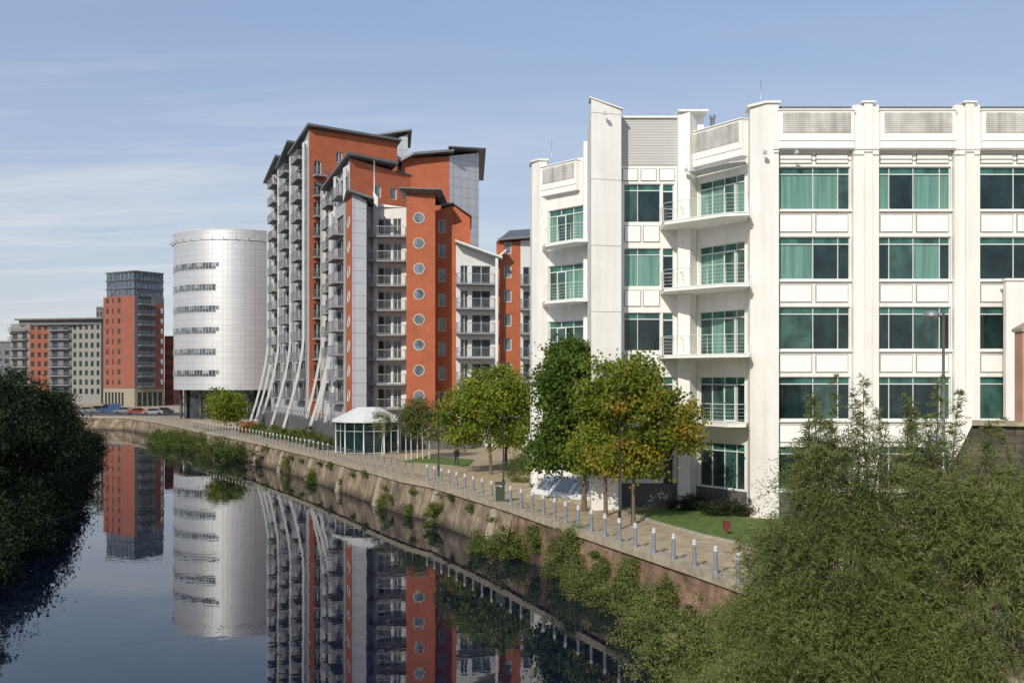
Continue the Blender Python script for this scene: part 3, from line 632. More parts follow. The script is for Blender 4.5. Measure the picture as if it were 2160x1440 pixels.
# ------------------------------------------------------------- drum building
cyc=(bx(507,200),200.);R=12.7; zb0,zt0=8.2,38.4
RW=E('drum_building',(cyc[0],cyc[1],G),'silver metal clad cylindrical building with strip windows on pilotis','building')
m,t,b=nt('drum_cladding'); b.inputs['Roughness'].default_value=.45; b.inputs['Metallic'].default_value=.5
N=t.nodes;L=t.links; tc=N.new('ShaderNodeUVMap'); k=N.new('ShaderNodeTexBrick'); k.offset=0; k.inputs['Scale'].default_value=1; k.inputs['Brick Width'].default_value=2.0; k.inputs['Row Height'].default_value=1.02; k.inputs['Mortar Size'].default_value=.035
k.inputs['Color1'].default_value=(.62,.625,.635,1);k.inputs['Color2'].default_value=(.585,.59,.60,1);k.inputs['Mortar'].default_value=(.42,.425,.44,1)
L.new(tc.outputs[0],k.inputs['Vector']); L.new(k.outputs['Color'],b.inputs['Base Color'])
CYLM=m
q=MB(); n=96
for i in range(n):
    a=2*math.pi*i/n;c=2*math.pi*(i+1)/n
    A=(cyc[0]+R*math.cos(a),cyc[1]+R*math.sin(a));B=(cyc[0]+R*math.cos(c),cyc[1]+R*math.sin(c))
    q.poly([(*A,zb0),(*B,zb0),(*B,zt0),(*A,zt0)],0,True)
q.poly([(cyc[0]+R*math.cos(2*math.pi*i/n),cyc[1]+R*math.sin(2*math.pi*i/n),zb0) for i in range(n)][::-1],0)
me=q.mesh('drum_wall',[CYLM]); uvl=me.uv_layers.new(name='UVMap')
for p in me.polygons:
    if len(p.loop_indices)==4:
        i=p.index
        for li,(uu,vv) in zip(p.loop_indices,((i,0),(i+1,0),(i+1,1),(i,1))): uvl.data[li].uv=(uu*2*math.pi*R/n, vv*(zt0-zb0))
o=O('drum_wall',me,RW); o.matrix_parent_inverse=Matrix.Translation(RW.location).inverted()
def arc(q,r0,r1,z0,z1,a0_,a1_,mi=0,n=28):
    for i in range(n):
        a=a0_+(a1_-a0_)*i/n;c=a0_+(a1_-a0_)*(i+1)/n
        p=lambda r_,t_: (cyc[0]+r_*math.cos(t_),cyc[1]+r_*math.sin(t_))
        q.prism([p(r0,a),p(r1,a),p(r1,c),p(r0,c)],z0,z1,mi)
wa0=math.radians(150);wa1=math.radians(264.5)
BLIND=Mglass('pale_blind_glass',(.24,.27,.30),.1); MIDG=Mglass('mid_grey_glass',(.10,.115,.13),.06)
for k in range(6):
    zc_=zb0+2.6+k*4.05
    q=MB(); arc(q,R-.1,R+.06,zc_,zc_+1.15,wa0,wa1,1,60); arc(q,R-.1,R+.1,zc_-.06,zc_,wa0,wa1,0,60); arc(q,R-.1,R+.1,zc_+1.15,zc_+1.22,wa0,wa1,0,60)
    for i in range(40):
        t_=wa0+(wa1-wa0)*i/39
        arc(q,R-.1,R+.09,zc_,zc_+1.15,t_-.003,t_+.003,0,1)
        if (i*7+k*3)%9<4: arc(q,R-.1,R+.075,zc_+.45,zc_+1.15,t_+.003,t_+.048,2,1)
    C(q,'strip_window',[PSTEEL,MIDG if k else GLASS,BLIND],RW)
q=MB(); arc(q,R,R+.18,zt0-1.9,zt0-1.8,0,2*math.pi,0,72); arc(q,R-.5,R+.08,zt0-.002,zt0+.15,0,2*math.pi,0,72); 
q.lathe((cyc[0],cyc[1],zt0-.6),[(R-.3,0),(R-.6,.6),(.1,.7)],48); C(q,'parapet',[WREND],RW)
for i in range(14):
    q=MB(); t_=math.radians(182+i*10); p0=(cyc[0]+(R+.1)*math.cos(t_),cyc[1]+(R+.1)*math.sin(t_),zt0-1.9); p1=(cyc[0]+(R+.8)*math.cos(t_),cyc[1]+(R+.8)*math.sin(t_),zt0-1.55); q.tube([p0,p1],.05,4)
    C(q,'shade_bracket',[ZINC],RW)
for a in (200,222,245,268,292,315):
    q=MB(); t_=math.radians(a); q.tube([(cyc[0]+11.3*math.cos(t_),cyc[1]+11.3*math.sin(t_),G),(cyc[0]+11.3*math.cos(t_),cyc[1]+11.3*math.sin(t_),zb0)],.3,10)
    C(q,'pilotis',[POLE],RW)
q=MB(); q.prism([(cyc[0]-9,193),(cyc[0]+9,191),(cyc[0]+11,208),(cyc[0]-8,208)],G,zb0-.01); C(q,'glazed_lobby',[GLASS],RW)
# ------------------------------------------------------------- far towers
BEIGE=M('beige_stone',(.30,.26,.20),.8,.1); CREAM=M('cream_render',(.235,.23,.215),.8,.1); GREYR=M('grey_render',(.14,.145,.16),.7,.12)
RL=E('residential_tower',(bx(282,280),280,G),'brick residential tower with dark glass penthouse','building')
l0=bp(218,286);l1=bp(284,279);l2=bp(346,287);l3=bp(290,300)
q=MB(); zt=ez(625,282)
ops=[(1.3,8.6+2.9*k,1.1,1.5) for k in range(9)]+[(3.9,8.6+2.9*k,.6,1.5) for k in range(9)]+[(6.3,8.6+2.9*k,1.3,1.5) for k in range(9)]
wall(q,l0,l1,7.6,zt,zt,ops,0,.2); fill(RL,l0,l1,ops,[ZINC,GLASS],())
LL=math.dist(l1,l2)
ops=[(1.1,8.3+2.9*k,4.6,2.2) for k in range(9)]
wall(q,l1,l2,7.6,zt,zt,ops,1,.3); fill(RL,l1,l2,ops,[ZINC,DARKG],(.25,.5,.75),name='glazed_door')
for k in range(9): balcony(RL,l1,l2,1.0,8.2+2.9*k,4.6,1.5)
q.prism([fr(l1,l2,6.2,-.25)[0].to_2d()[:],fr(l1,l2,LL-.2,-.25)[0].to_2d()[:],fr(l1,l2,LL-.2,1)[0].to_2d()[:],fr(l1,l2,6.2,1)[0].to_2d()[:]],7.6,zt-2,0)
wall(q,l2,l3,7.6,zt,zt); wall(q,l3,l0,7.6,zt,zt); q.poly([(*l0,zt),(*l1,zt),(*l2,zt),(*l3,zt)])
for k in range(10):
    z=7.7+2.9*k; A_=[fr(l0,l1,i,d)[0].to_2d()[:] for i,d in ((0.05,-.06),(math.dist(l0,l1)-.05,-.06),(math.dist(l0,l1)-.05,.1),(0.05,.1))]
    if z<zt: q.prism(A_,z,z+.16,1)
C(q,'wall',[BRICKF,GREYR],RL)
for k in range(8):
    q=MB(); 
    for u0,u1 in ((7.0,7.9),(8.4,LL-.6)):
        A_=[fr(l1,l2,i,d)[0].to_2d()[:] for i,d in ((u0,-.3),(u1,-.3),(u1,0),(u0,0))]
        q.prism(A_,8.8+2.9*k,10.3+2.9*k,0 if u0>8 else 1)
    C(q,'window_panel',[WREND,GLASS],RL)
q=MB(); q.prism([l0,l1,l2,l3],G,7.6); C(q,'stone_base',[BEIGE],RL)
for a in range(6):
    q=MB(); qq=[fr(l0,l1,.8+a*1.45+i,d)[0].to_2d()[:] for i,d in ((0,-.05),(.8,-.05),(.8,.05),(0,.05))]; q.prism(qq,G+.1,6.6); C(q,'shopfront_glazing',[DARKG],RL)
for a in range(5):
    q=MB(); qq=[fr(l1,l2,1+a*1.7+i,d)[0].to_2d()[:] for i,d in ((0,-.05),(1.1,-.05),(1.1,.05),(0,.05))]; q.prism(qq,G+.1,6.6); C(q,'shopfront_glazing',[DARKG],RL)
m0=bp(226,287);m1=bp(284,281);m2=bp(344,288);m3=bp(290,299)
q=MB(); q.prism([m0,m1,m2,m3],zt,zt+7.2,0); 
for z in (zt+2.2,zt+4.6,zt+6.9): q.prism([bp(222,287),bp(284,280.3),bp(346.5,288),bp(290,300)],z,z+.3,1)
for i in range(8):
    for s_,e_ in ((m0,m1),(m1,m2)):
        p_=Vector(s_)+(Vector(e_)-Vector(s_))*(i/7); q.tube([(p_.x,p_.y-.05,zt),(p_.x,p_.y-.05,zt+7)],.1,4,1)
C(q,'glass_penthouse',[Mglass('sky_glass',(.09,.12,.16),.05),ZINC],RL)
RK=E('apartment_block',(bx(100,320),320,G),'long grey and brick waterfront apartment block with dark flat roof','building')
k0=bp(22,322);k1=bp(62,318);k2=bp(104,318);k3=bp(152,316);k4=bp(213,312); zk=ez(686,318)
q=MB()
def seg(p0,p1,n,mi,bal=False,zt_=zk):
    Ls=math.dist(p0,p1); ops=[]
    for r_ in range(8):
        for c_ in range(n):
            ops.append((Ls*(c_+.25)/n,5.6+2.9*r_,Ls/n*.5,1.7 if not bal else 2.2))
    wall(q,p0,p1,G,zt_,zt_,ops,mi,.25); fill(RK,p0,p1,ops,[ZINC,DARKG],())
    if bal:
        for r_ in range(8): balcony(RK,p0,p1,.3,5.5+2.9*r_,Ls-.6,1.3)
seg(k0,k1,2,1,True,zk-2.4); seg(k1,k2,3,0); seg(k2,k3,2,2,True); seg(k3,k4,5,1)
wall(q,k4,(k4[0]+4,340),G,zk,zk,(),1)
q.poly([(*k1,zk),(*k4,zk),(k4[0]+4,340,zk),(k1[0]+4,340,zk)],2)
C(q,'wall',[BRICKF,CREAM,GREYR],RK)
q=MB(); q.prism([bp(40,319),bp(214,313),(k4[0]+3,335),(k1[0],335)],zk,zk+1.6,1); q.prism([bp(30,318),bp(215,311),(k4[0]+4,338),(k1[0]-2,338)],zk+1.6,zk+2.1,0); C(q,'roof',[ZINC,GREYR],RK)
q=MB(); q.prism([bp(20,321),bp(62,317.5),bp(62,330),bp(20,330)],zk-2.4,zk-2.0,0); C(q,'roof',[ZINC],RK)
def simple(bl,br,Y,top,mat,label,nc):
    r=E('apartment_block',(bx(bl,Y),Y,G),label,'building'); p0=bp(bl,Y);p1=bp(br,Y); q=MB(); zt_=ez(top,Y)
    Ls=math.dist(p0,p1); nr=int((zt_-G-1)/3); ops=[(Ls*(c+.25)/nc,4+3*k,Ls/nc*.5,1.6) for c in range(nc) for k in range(nr)]
    wall(q,p0,p1,G,zt_,zt_,ops,0,.2); fill(r,p0,p1,ops,[ZINC,DARKG],())
    wall(q,p1,(bx(br,Y+15),Y+15),G,zt_,zt_); wall(q,(p0[0],Y+15),p0,G,zt_,zt_); q.poly([(*p0,zt_),(*p1,zt_),(bx(br,Y+15),Y+15,zt_),(p0[0],Y+15,zt_)]); C(q,'wall',[mat],r)
    q=MB(); q.prism([bp(bl,Y-.4),bp(br,Y-.4),bp(br,Y+15),bp(bl,Y+15)],zt_,zt_+.5); C(q,'roof',[ZINC],r)
simple(203,217,330,650,GREYR,'narrow dark grey apartment block beside tower',2)
simple(347,366,300,712,BRICKF,'dark brick block beside drum shaped building',3)
simple(366,520,330,838,CREAM,'low cream building beyond the quay',8)
simple(-160,24,360,722,GREYR,'grey building beyond the trees',10)
# ------------------------------------------------------------- right-hand bridge approach walls
ROUGH=Mbrick('approach_stone',(.13,.108,.08),(.095,.078,.06),(.05,.045,.035),.7,.3,.02,.9,.5,.5,1,.3,0,0,.4,.4)
q=MB(); q.prism([bp(1970,40),bp(2052,38.2),bp(2300,36),bp(2300,37),bp(2052,39.2),bp(1970,41)],G,[5.2,8.45,8.45,8.45,8.45,5.2],0)
q.prism([bp(2050,38.0),bp(2300,35.8),bp(2300,37.2),bp(2050,39.4)],8.45,8.6,1); q.obj('bridge_approach_wall',[ROUGH,COPE],label='rough stone bridge approach wall with sloping end',category='wall')
X0,X1=bx(2148,37.6),bx(2250,37.6)
q=MB(); q.box(X0+.06,X1-.06,37.4,38.0,8.6,12.0,0); q.box(X0,X1,37.3,38.1,12.0,12.12,1)
q.poly([(X0,37.3,12.12),(X1,37.3,12.12),((X0+X1)/2,37.7,12.7)],1); q.poly([(X1,38.1,12.12),(X0,38.1,12.12),((X0+X1)/2,37.7,12.7)],1); q.poly([(X0,38.1,12.12),(X0,37.3,12.12),((X0+X1)/2,37.7,12.7)],1)
q.obj('gate_pier',[M('pink_render',(.50,.27,.20),.8,.15),COPE],label='pink rendered gate pier with stone cap',category='pier')
q=MB(); q.box(bx(2122,53.6),33,53.6,53.9,G,ez(592,53.6),0); q.box(bx(2119,53.6),33,53.5,54.0,ez(592,53.6),ez(592,53.6)+.12,1); q.obj('stair_annex',[WHITE,WHITE2],label='white rendered annex wall beside office building',category='building')
# ------------------------------------------------------------- foliage
def leafmesh(name,C_,axis,nrm,ln,wd,tint,mat):
    n=len(C_); s=np.cross(nrm,axis); s/= (np.linalg.norm(s,axis=1,keepdims=True)+1e-9)
    ln=np.broadcast_to(ln,(n,))[:,None]; wd=np.broadcast_to(wd,(n,))[:,None]
    V=np.stack([C_-axis*ln*.5,C_+s*wd*.5,C_+axis*ln*.5,C_-s*wd*.5],1).reshape(-1,3).astype(np.float32)
    me=bpy.data.meshes.new(name); me.vertices.add(4*n); me.vertices.foreach_set('co',V.ravel())
    me.loops.add(4*n); me.loops.foreach_set('vertex_index',np.arange(4*n,dtype=np.int32))
    me.polygons.add(n); me.polygons.foreach_set('loop_start',np.arange(0,4*n,4,dtype=np.int32)); me.polygons.foreach_set('loop_total',np.full(n,4,dtype=np.int32))
    me.materials.append(mat); me.update()
    a=me.color_attributes.new('tint','FLOAT_COLOR','POINT'); c=np.repeat(np.clip(tint,0,1),4); c=np.stack([c,c,c,np.ones_like(c)],1).astype(np.float32); a.data.foreach_set('color',c.ravel())
    me.validate(); return me
def unit(v): return v/(np.linalg.norm(v,axis=1,keepdims=True)+1e-9)
def crown(lobes,nc,per,cr,leaf,tb=.5,ts=.18,shell=.55):
    Cs=[];T=[];cc=[]
    vol=np.array([l[3]*l[4]*l[5] for l in lobes]); vol=vol/vol.sum()
    for l,v in zip(lobes,vol):
        k=max(4,int(nc*v)); d=unit(rng.normal(size=(k,3))); r=rng.uniform(shell,1.0,size=(k,1))*(1+rng.normal(size=(k,1))*.11)
        cen=np.array(l[:3])+d*r*np.array(l[3:6]); cc.append(cen)
        for c in cen:
            m_=int(per*rng.uniform(.5,1.4)); rad=cr*rng.uniform(.55,1.35)
            p=rng.normal(size=(m_,3))*rad*.5*np.array([1,1,.6]); Cs.append(c+p); T.append(np.full(m_,tb+rng.normal()*ts)+rng.normal(size=m_)*.1)
    P=np.concatenate(Cs);T=np.concatenate(T); n=len(P)
    ax=unit(rng.normal(size=(n,3))); nr=unit(rng.normal(size=(n,3))+np.array([-.2,-.4,.7]))
    s=leaf*rng.uniform(.6,1.3,size=n)
    return P,ax,nr,s,s*.8,T,np.concatenate(cc)
LG=Mleaf('plane_leaf_green',(.040,.08,.013),(.085,.145,.022),(.18,.23,.035),.35)
LY=Mleaf('plane_leaf_yellowing',(.09,.13,.018),(.22,.25,.030),(.46,.25,.04),.4)
LYG=Mleaf('lime_leaf_yellow_green',(.09,.14,.018),(.20,.26,.032),(.38,.36,.05),.4)
LB=Mleaf('birch_leaf',(.06,.09,.025),(.13,.16,.05),(.22,.22,.07))
LW=Mleaf('willow_leaf',(.055,.08,.022),(.145,.175,.05),(.30,.32,.115),.38)
LD=Mleaf('shaded_bank_leaf',(.007,.013,.004),(.016,.027,.007),(.038,.052,.012),.12)  # leaf colour made very dark to paint in the left bank's shade
LS=Mleaf('shrub_leaf',(.04,.07,.013),(.10,.14,.03),(.20,.22,.055))
LR=Mleaf('red_shrub_leaf',(.12,.05,.012),(.28,.07,.02),(.35,.14,.03))
def tree(x,y,z0,th,tr_,lobes,nc,per,cr,leaf,mat,label,bark=BARK,tb=.5,ts=.18,shell=.55,name='tree',trunks=None,nl=14):
    r=E(name,(x,y,z0),label,'tree')
    P,ax,nr,ln,wd,T,cc=crown(lobes,nc,per,cr,leaf,tb,ts,shell)
    me=leafmesh('crown',P,ax,nr,ln,wd,T,mat); o=O('crown',me,r); o.matrix_parent_inverse=Matrix.Translation(r.location).inverted()
    q=MB()
    for (tx,ty) in (trunks or [(x,y)]):
        lz=max(l[2]+l[5]*.5 for l in lobes); lx=np.mean([l[0] for l in lobes]); ly=np.mean([l[1] for l in lobes])
        j=lambda s:random.uniform(-s,s)
        pts=[(tx,ty,z0-.1),(tx+j(.04),ty+j(.04),z0+th*.35),(tx+j(.08),ty+j(.08),z0+th),(tx*.6+lx*.4+j(.1),ty*.6+ly*.4,(z0+th+lz)/2),(lx+j(.2),ly+j(.2),lz)]
        q.tube(pts,[tr_*1.25,tr_,tr_*.85,tr_*.55,tr_*.12],8)
        for c in cc[rng.permutation(len(cc))[:nl]]:
            s_=Vector(pts[2]) if random.random()<.5 else Vector(pts[3]); c=Vector(c); mdp=(s_+c)/2+Vector((0,0,-.1*(c-s_).length+ .25))
            q.tube([s_,mdp,c],[tr_*.42,tr_*.25,.02],5,cap=False)
    C(q,'trunk',[bark],r)
    return r
tree(bx(1232,57.4),57.4,G,3.0,.15,[(bx(1215,60),60,ez(765,60),2.0,1.9,2.0),(bx(1180,60),60,ez(860,60),1.7,1.9,2.6),(bx(1255,60),60,ez(850,60),2.2,2.0,2.6),(bx(1200,60),60,ez(950,60),2.3,1.8,1.4),(bx(1270,59),59,ez(940,59),1.8,1.6,1.6)],250,165,1.0,.21,LG,'dark green plane tree beside white office building',nl=20,shell=.4)
tree(bx(1278,55.5),55.5,G,2.9,.11,[(bx(1300,56),56,ez(850,56),2.1,1.8,2.4),(bx(1265,56),56,ez(945,56),2.1,1.8,1.6),(bx(1335,56),56,ez(785,56),1.5,1.1,1.1)],155,150,.85,.19,LYG,'yellow-green plane tree on riverside path',tb=.42,ts=.2,nl=20,shell=.42)
tree(bx(1337,52.3),52.3,G,2.6,.11,[(bx(1345,52),52,ez(850,52),1.5,1.5,2.2),(bx(1410,52),52,ez(890,52),1.5,1.5,1.7),(bx(1340,52),52,ez(960,52),1.9,1.5,1.3),(bx(1445,52),52,ez(915,52),1.0,1,1.2)],125,140,.8,.19,LY,'plane tree with yellowing autumn leaves on lawn edge',tb=.42,ts=.24,nl=20,shell=.42)
tree(bx(1035,80),80,G,1.8,.14,[(bx(1030,80),80,ez(835,80),2.7,2.6,2.7),(bx(980,80),80,ez(885,80),2.1,2.2,2.3),(bx(1085,80),80,ez(870,80),2.0,2.2,2.7)],200,120,1.0,.23,LYG,'broad yellow-green tree beside path',tb=.48,shell=.42)
tree(bx(1068,88),88,G,2.2,.12,[(bx(1060,88),88,ez(880,88),2.4,2.2,2.6)],80,110,1.0,.24,LYG,'yellow-green tree beside path',tb=.35)
tree(bx(885,95),95,G,2.2,.05,[(bx(880,95),95,ez(880,95),1.5,1.4,1.9),(bx(905,95),95,ez(895,95),1.2,1.4,1.9),(bx(862,95),95,ez(890,95),1.0,1.2,1.6)],120,100,.7,.15,LB,'clump of grey-green birches with white stems',BIRCH,trunks=[bp(857,95),bp(868,94.5),bp(880,95.3),bp(892,94.6),bp(905,95.2)],nl=3,name='birch_tree')
tree(bx(806,99),99,G,2.0,.04,[(bx(806,99),99,ez(890,99),.9,.9,1.5)],26,60,.5,.13,LB,'young sapling by pavilion',BIRCH,nl=8)
tree(bx(476,150),150,G,2.2,.16,[(bx(465,150),150,ez(850,150),2.1,2,2.3),(bx(492,150),150,ez(862,150),2.0,2,2.2)],90,90,1.1,.3,LYG,'round yellow-green tree beside quay path',tb=.5)
LT=[(-41.5,72,13.0),(-37.5,64,11.0),(-45.5,84,11.8),(-43,80,8.5),(-48.5,96,11.3),(-47,98,8.6),(-53,110,10.0),(-58,123,9.2),(-63,136,8.4),(-68,148,8.0),(-74,162,7.4),(-50,74,15.0),(-56,90,14.0),(-36,55,8.8),(-82,172,6.5),(-42.5,87,8.0),(-38.5,76,8.0)]  # the tallest two stand out of view, added to shade the bank trees
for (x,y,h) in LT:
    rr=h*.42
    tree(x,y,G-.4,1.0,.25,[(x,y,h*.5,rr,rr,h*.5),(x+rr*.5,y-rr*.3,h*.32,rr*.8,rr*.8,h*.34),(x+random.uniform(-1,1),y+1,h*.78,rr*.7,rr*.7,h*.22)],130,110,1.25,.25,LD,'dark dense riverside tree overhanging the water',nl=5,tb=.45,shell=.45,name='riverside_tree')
def bush(x,y,z,rx,ry,rz,n,mat,label,leaf=.13,cr=.4,tb=.5,name='shrub',per=70):
    P,ax,nr,ln,wd,T,cc=crown([(x,y,z+rz*.35,rx,ry,rz)],n,per,cr,leaf,tb,.2,.35)
    k=P[:,2]>z-.15; me=leafmesh(name,P[k],ax[k],nr[k],ln[k],wd[k]*.6,T[k],mat)
    me.transform(Matrix.Translation((-x,-y,-z)))
    return O(name,me,None,(x,y,z),label=label,category='shrub')
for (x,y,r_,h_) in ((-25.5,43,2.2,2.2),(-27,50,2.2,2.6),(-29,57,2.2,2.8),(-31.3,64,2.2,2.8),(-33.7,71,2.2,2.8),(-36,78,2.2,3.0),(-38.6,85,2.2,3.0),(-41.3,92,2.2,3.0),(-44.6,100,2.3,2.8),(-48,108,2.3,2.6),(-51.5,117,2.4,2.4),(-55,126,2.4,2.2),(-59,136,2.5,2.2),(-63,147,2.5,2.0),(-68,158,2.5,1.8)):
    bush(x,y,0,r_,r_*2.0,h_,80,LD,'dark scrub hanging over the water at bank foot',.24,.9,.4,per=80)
WL='green waterside shrub at foot of river wall'
for (px_,py_,r_,h_) in ((330,935,2.8,1.9),(370,945,3.0,2.1),(415,950,3.0,2.2),(455,962,2.8,2.0),(490,972,2.2,1.8),(395,938,3,2.0),(440,946,2.6,2.2)):
    Y=21420/(py_-800); bush(bx(px_,Y),Y+1,0,r_,r_*1.6,h_,80,LS,'mass of waterside reeds and shrubs',.24,.8,.4)
for (px_,py_,r_,h_) in ((525,985,1.9,2.3),(600,1000,1.1,2.0),(812,1072,1.1,1.5),(912,1108,1.05,1.5),(1040,1178,1.3,1.4),(1085,1180,1.1,1.3),(1000,1165,.7,.8),(650,1018,.8,1.0),(860,1090,.6,.7)):
    Y=21420/(py_-800); bush(bx(px_,Y)+.3,Y+.5,0,r_,r_*1.1,h_,50,LS if px_!=525 else LD,WL,.13,.4)
for (x,y,z,rx,rz) in ((2.3,51,0.2,1.0,1.9),(3.3,49.3,.1,.9,1.2),(3.4,47.2,-.1,1.2,1.0),(4.6,45.2,-.1,1.2,1.1),(5.4,43,-.1,1.4,1.2),(5.8,40.6,-.1,1.5,1.2),(5.2,38.4,-.2,1.6,1.2),(6.9,38.5,.1,1.3,1.4),(6.4,36,-.1,1.7,1.6),(7.6,34,0,1.8,1.9),(5.5,34.2,-.2,1.6,1.3),(6.6,31.5,-.1,1.8,1.8),(3.2,50.2,1.5,.7,1.1),(5.3,44.6,1.2,.6,.8),(6.6,41.4,1.0,.6,.8),(8.3,36.0,1.0,1.1,1.2),(8.9,33.6,1.6,1.1,1.3),(1.3,55.0,1.3,.5,.8),(4.4,47.2,.9,.6,.7)):
    bush(x,y,z,rx,rx*1.2,rz,80,LW,WL,.11,.36,.48)
for p in polyline(offs(Rg[6:15],.35),3.6,1.0):
    if random.random()<.8:
        s_=random.uniform(.2,.5); bush(p.x+random.uniform(-.1,.2),p.y,random.uniform(.3,2.1),s_,s_*1.6,s_*1.0,14,LS,'small tuft of plants growing from wall joints',.11,.2,.5,per=45)
for (b_,Y,r_,h_,mt) in ((520,142,1.3,1.2,LR),(545,138,1.5,1.4,LS),(575,130,1.8,1.5,LS),(600,126,1.4,1.3,LS),(640,118,1.5,1.6,LS),(665,113,1.3,1.5,LS),(540,146,1.3,1.0,LR),(690,108,1.0,1.0,LS),(620,121,1.2,1.1,LS)):
    bush(bx(b_,Y),Y,G,r_,r_,h_,40,mt,'low planted shrub beside riverside path',.2,.5)
bush(bx(1100,74),74,G,1.4,1.2,1.6,70,LS,'rounded green shrub beside office wall',.13,.45)
bush(bx(1150,66),65,G,1.0,.8,.9,40,LS,'rounded green shrub beside office wall',.12,.35)
bush(bx(1450,57.6),57.4,G,1.2,.7,.7,40,LD,'low dark shrub at foot of office wall',.13,.35)
bush(bx(1530,55.5),55.2,G,1.5,.7,.9,50,LD,'low dark shrub at foot of office wall',.13,.35)
def willow(x,y,z0,lobes,ns,label,seed,wisps=()):
    rg=np.random.default_rng(seed)
    r=E('willow_tree',(x,y,z0),label,'tree'); Ps=[];Ax=[];T=[]
    def emit(st,dr,Ls,tw,J=15,droop=.5):
        k=len(st)
        side=unit(np.cross(dr,rg.normal(size=(k,3))))
        for j in range(J):
            s=(j+rg.uniform(0,1,size=(k,1)))/J; p=st+dr*Ls*s; p[:,2]-=(s[:,0]**2)*Ls[:,0]*droop
            la=unit(dr*.8+side*(.75 if j%2 else -.75)+rg.normal(size=(k,3))*.25+np.array([0,0,-.35])*(.3+s)); Ps.append(p+la*.06); Ax.append(la); T.append(tw+rg.normal(size=k)*.06+ (s[:,0]-.5)*.22)
    vol=np.array([l[3]*l[4]*l[5] for l in lobes])**.7; vol/=vol.sum()
    q=MB()
    for l,v in zip(lobes,vol):
        k=int(ns*v); K=22; d=unit(rg.normal(size=(k,3))); rad=rg.uniform(.4,1.05,size=(k,1))**.6
        hub=unit(rg.normal(size=(K,3))); hr=rg.uniform(.75,1.12,size=K); hi=rg.integers(0,K,size=k); d=unit(d*.42+hub[hi]); tc=rg.normal(size=K)*.20
        st=np.array(l[:3])+d*rad*hr[hi][:,None]*np.array(l[3:6])*.9
        dr=unit(d*.7+hub[hi]*.3+np.array([0,0,.8])*rg.uniform(.0,1.2,size=(k,1))+rg.normal(size=(k,3))*.28)
        emit(st,dr,rg.uniform(.7,1.6,size=(k,1)),.5+tc[hi]+rg.normal(size=k)*.06,15,.6)
        for s_,d_ in list(zip(st,dr))[:60]:
            e=s_+d_*.9; q.tube([tuple(s_-d_*.4),tuple(s_+d_*.3),(e[0],e[1],e[2]-.25)],[.014,.01,.004],3,cap=False)
    for (wx,wy,wz,h) in wisps:
        top=np.array([wx+rg.normal()*.4,wy+rg.normal()*.3,wz+h]); base=np.array([wx,wy,wz]); mid=(base+top)/2+rg.normal(size=3)*.12
        q.tube([tuple(base),tuple(mid),tuple(top)],[.03,.018,.005],4,cap=False)
        k=int(30*h); t_=rg.uniform(0,1,size=(k,1)); st=base*(1-t_)**2+mid*2*t_*(1-t_)+top*t_**2
        az=rg.uniform(0,2*math.pi,size=k); dr=unit(np.stack([np.cos(az)*.8,np.sin(az)*.8,rg.uniform(.2,.9,size=k)],1))
        emit(st,dr,(rg.uniform(.35,1.0,size=(k,1))*(1.15-t_)),.52+rg.normal(size=k)*.08,10,.5)
    P=np.concatenate(Ps);A=np.concatenate(Ax);T=np.concatenate(T); n=len(P)
    me=leafmesh('crown',P,A,unit(rg.normal(size=(n,3))*.8+np.array([-.3,-.6,.6])),rg.uniform(.12,.20,size=n),rg.uniform(.018,.030,size=n),T,LW)
    o=O('crown',me,r); o.matrix_parent_inverse=Matrix.Translation(r.location).inverted()
    for l in lobes:
        for _ in range(5):
            e=Vector(l[:3])+Vector((random.uniform(-.6,.6)*l[3],random.uniform(-.6,.6)*l[4],random.uniform(0,.9)*l[5])); b_=Vector((x+random.uniform(-.3,.3),y+random.uniform(-.3,.3),z0-.3))
            mdp=b_*.5+e*.5+Vector((0,0,-.3)); q.tube([b_,mdp,e],[.13,.07,.015],6,cap=False)
    C(q,'trunk',[BARK],r)
W1=[(7.6,27.4,6.0,2.6),(8.2,27.6,6.4,3.4),(8.6,27.3,6.6,3.7),(8.9,27.8,6.6,3.2),(9.5,27.4,6.8,3.1),(9.9,27.6,6.8,3.5),(10.3,27.4,6.6,3.1),(7.1,27.5,4.6,2.6),(7.9,27.2,5.6,2.4),(9.2,27.2,6.2,2.9),(6.8,27.3,3.6,2.2),(8.4,27.3,6.6,2.6),(10.0,27.2,6.8,2.6)]
W2=[(11.0,27.2,6.3,3.6),(11.5,27.0,6.7,3.6),(11.8,27.2,6.8,3.1),(12.3,27.0,6.4,2.8),(12.9,26.9,6.6,2.4),(13.4,27,6.4,2.2),(14.0,27,5.8,2.0),(11.2,27.2,6.6,2.6),(11.7,27.2,6.6,2.6)]
willow(8.6,27.5,.3,[(9.2,27.5,4.3,2.4,2.0,3.0),(8.0,27.5,2.4,2.3,2,2.2),(10.5,27,3.2,2.4,2,3),(8.8,27.6,7.0,1.0,.9,1.6),(10.0,27.6,7.3,.9,.8,1.5),(7.7,27.3,5.0,.9,1,1.4)],9500,'tall feathery willow at the river edge',3,W1)
willow(12.6,26.5,.5,[(12.5,26.5,4.6,2.4,2,3.5),(13.2,26.3,2.6,2.6,2,2.9),(11.7,27,7.2,.8,.9,1.5),(13.3,26.6,6.4,1.7,1.2,1.5)],9000,'dense green willow beside bridge approach wall',5,W2)
willow(6.6,25,.1,[(7.2,25.5,1.6,2.2,1.6,1.5),(9.5,24,1.2,2.4,1.5,1.6),(5.9,27.5,.6,1.6,1.6,1.1)],5500,'low spreading willow scrub over the water',8)
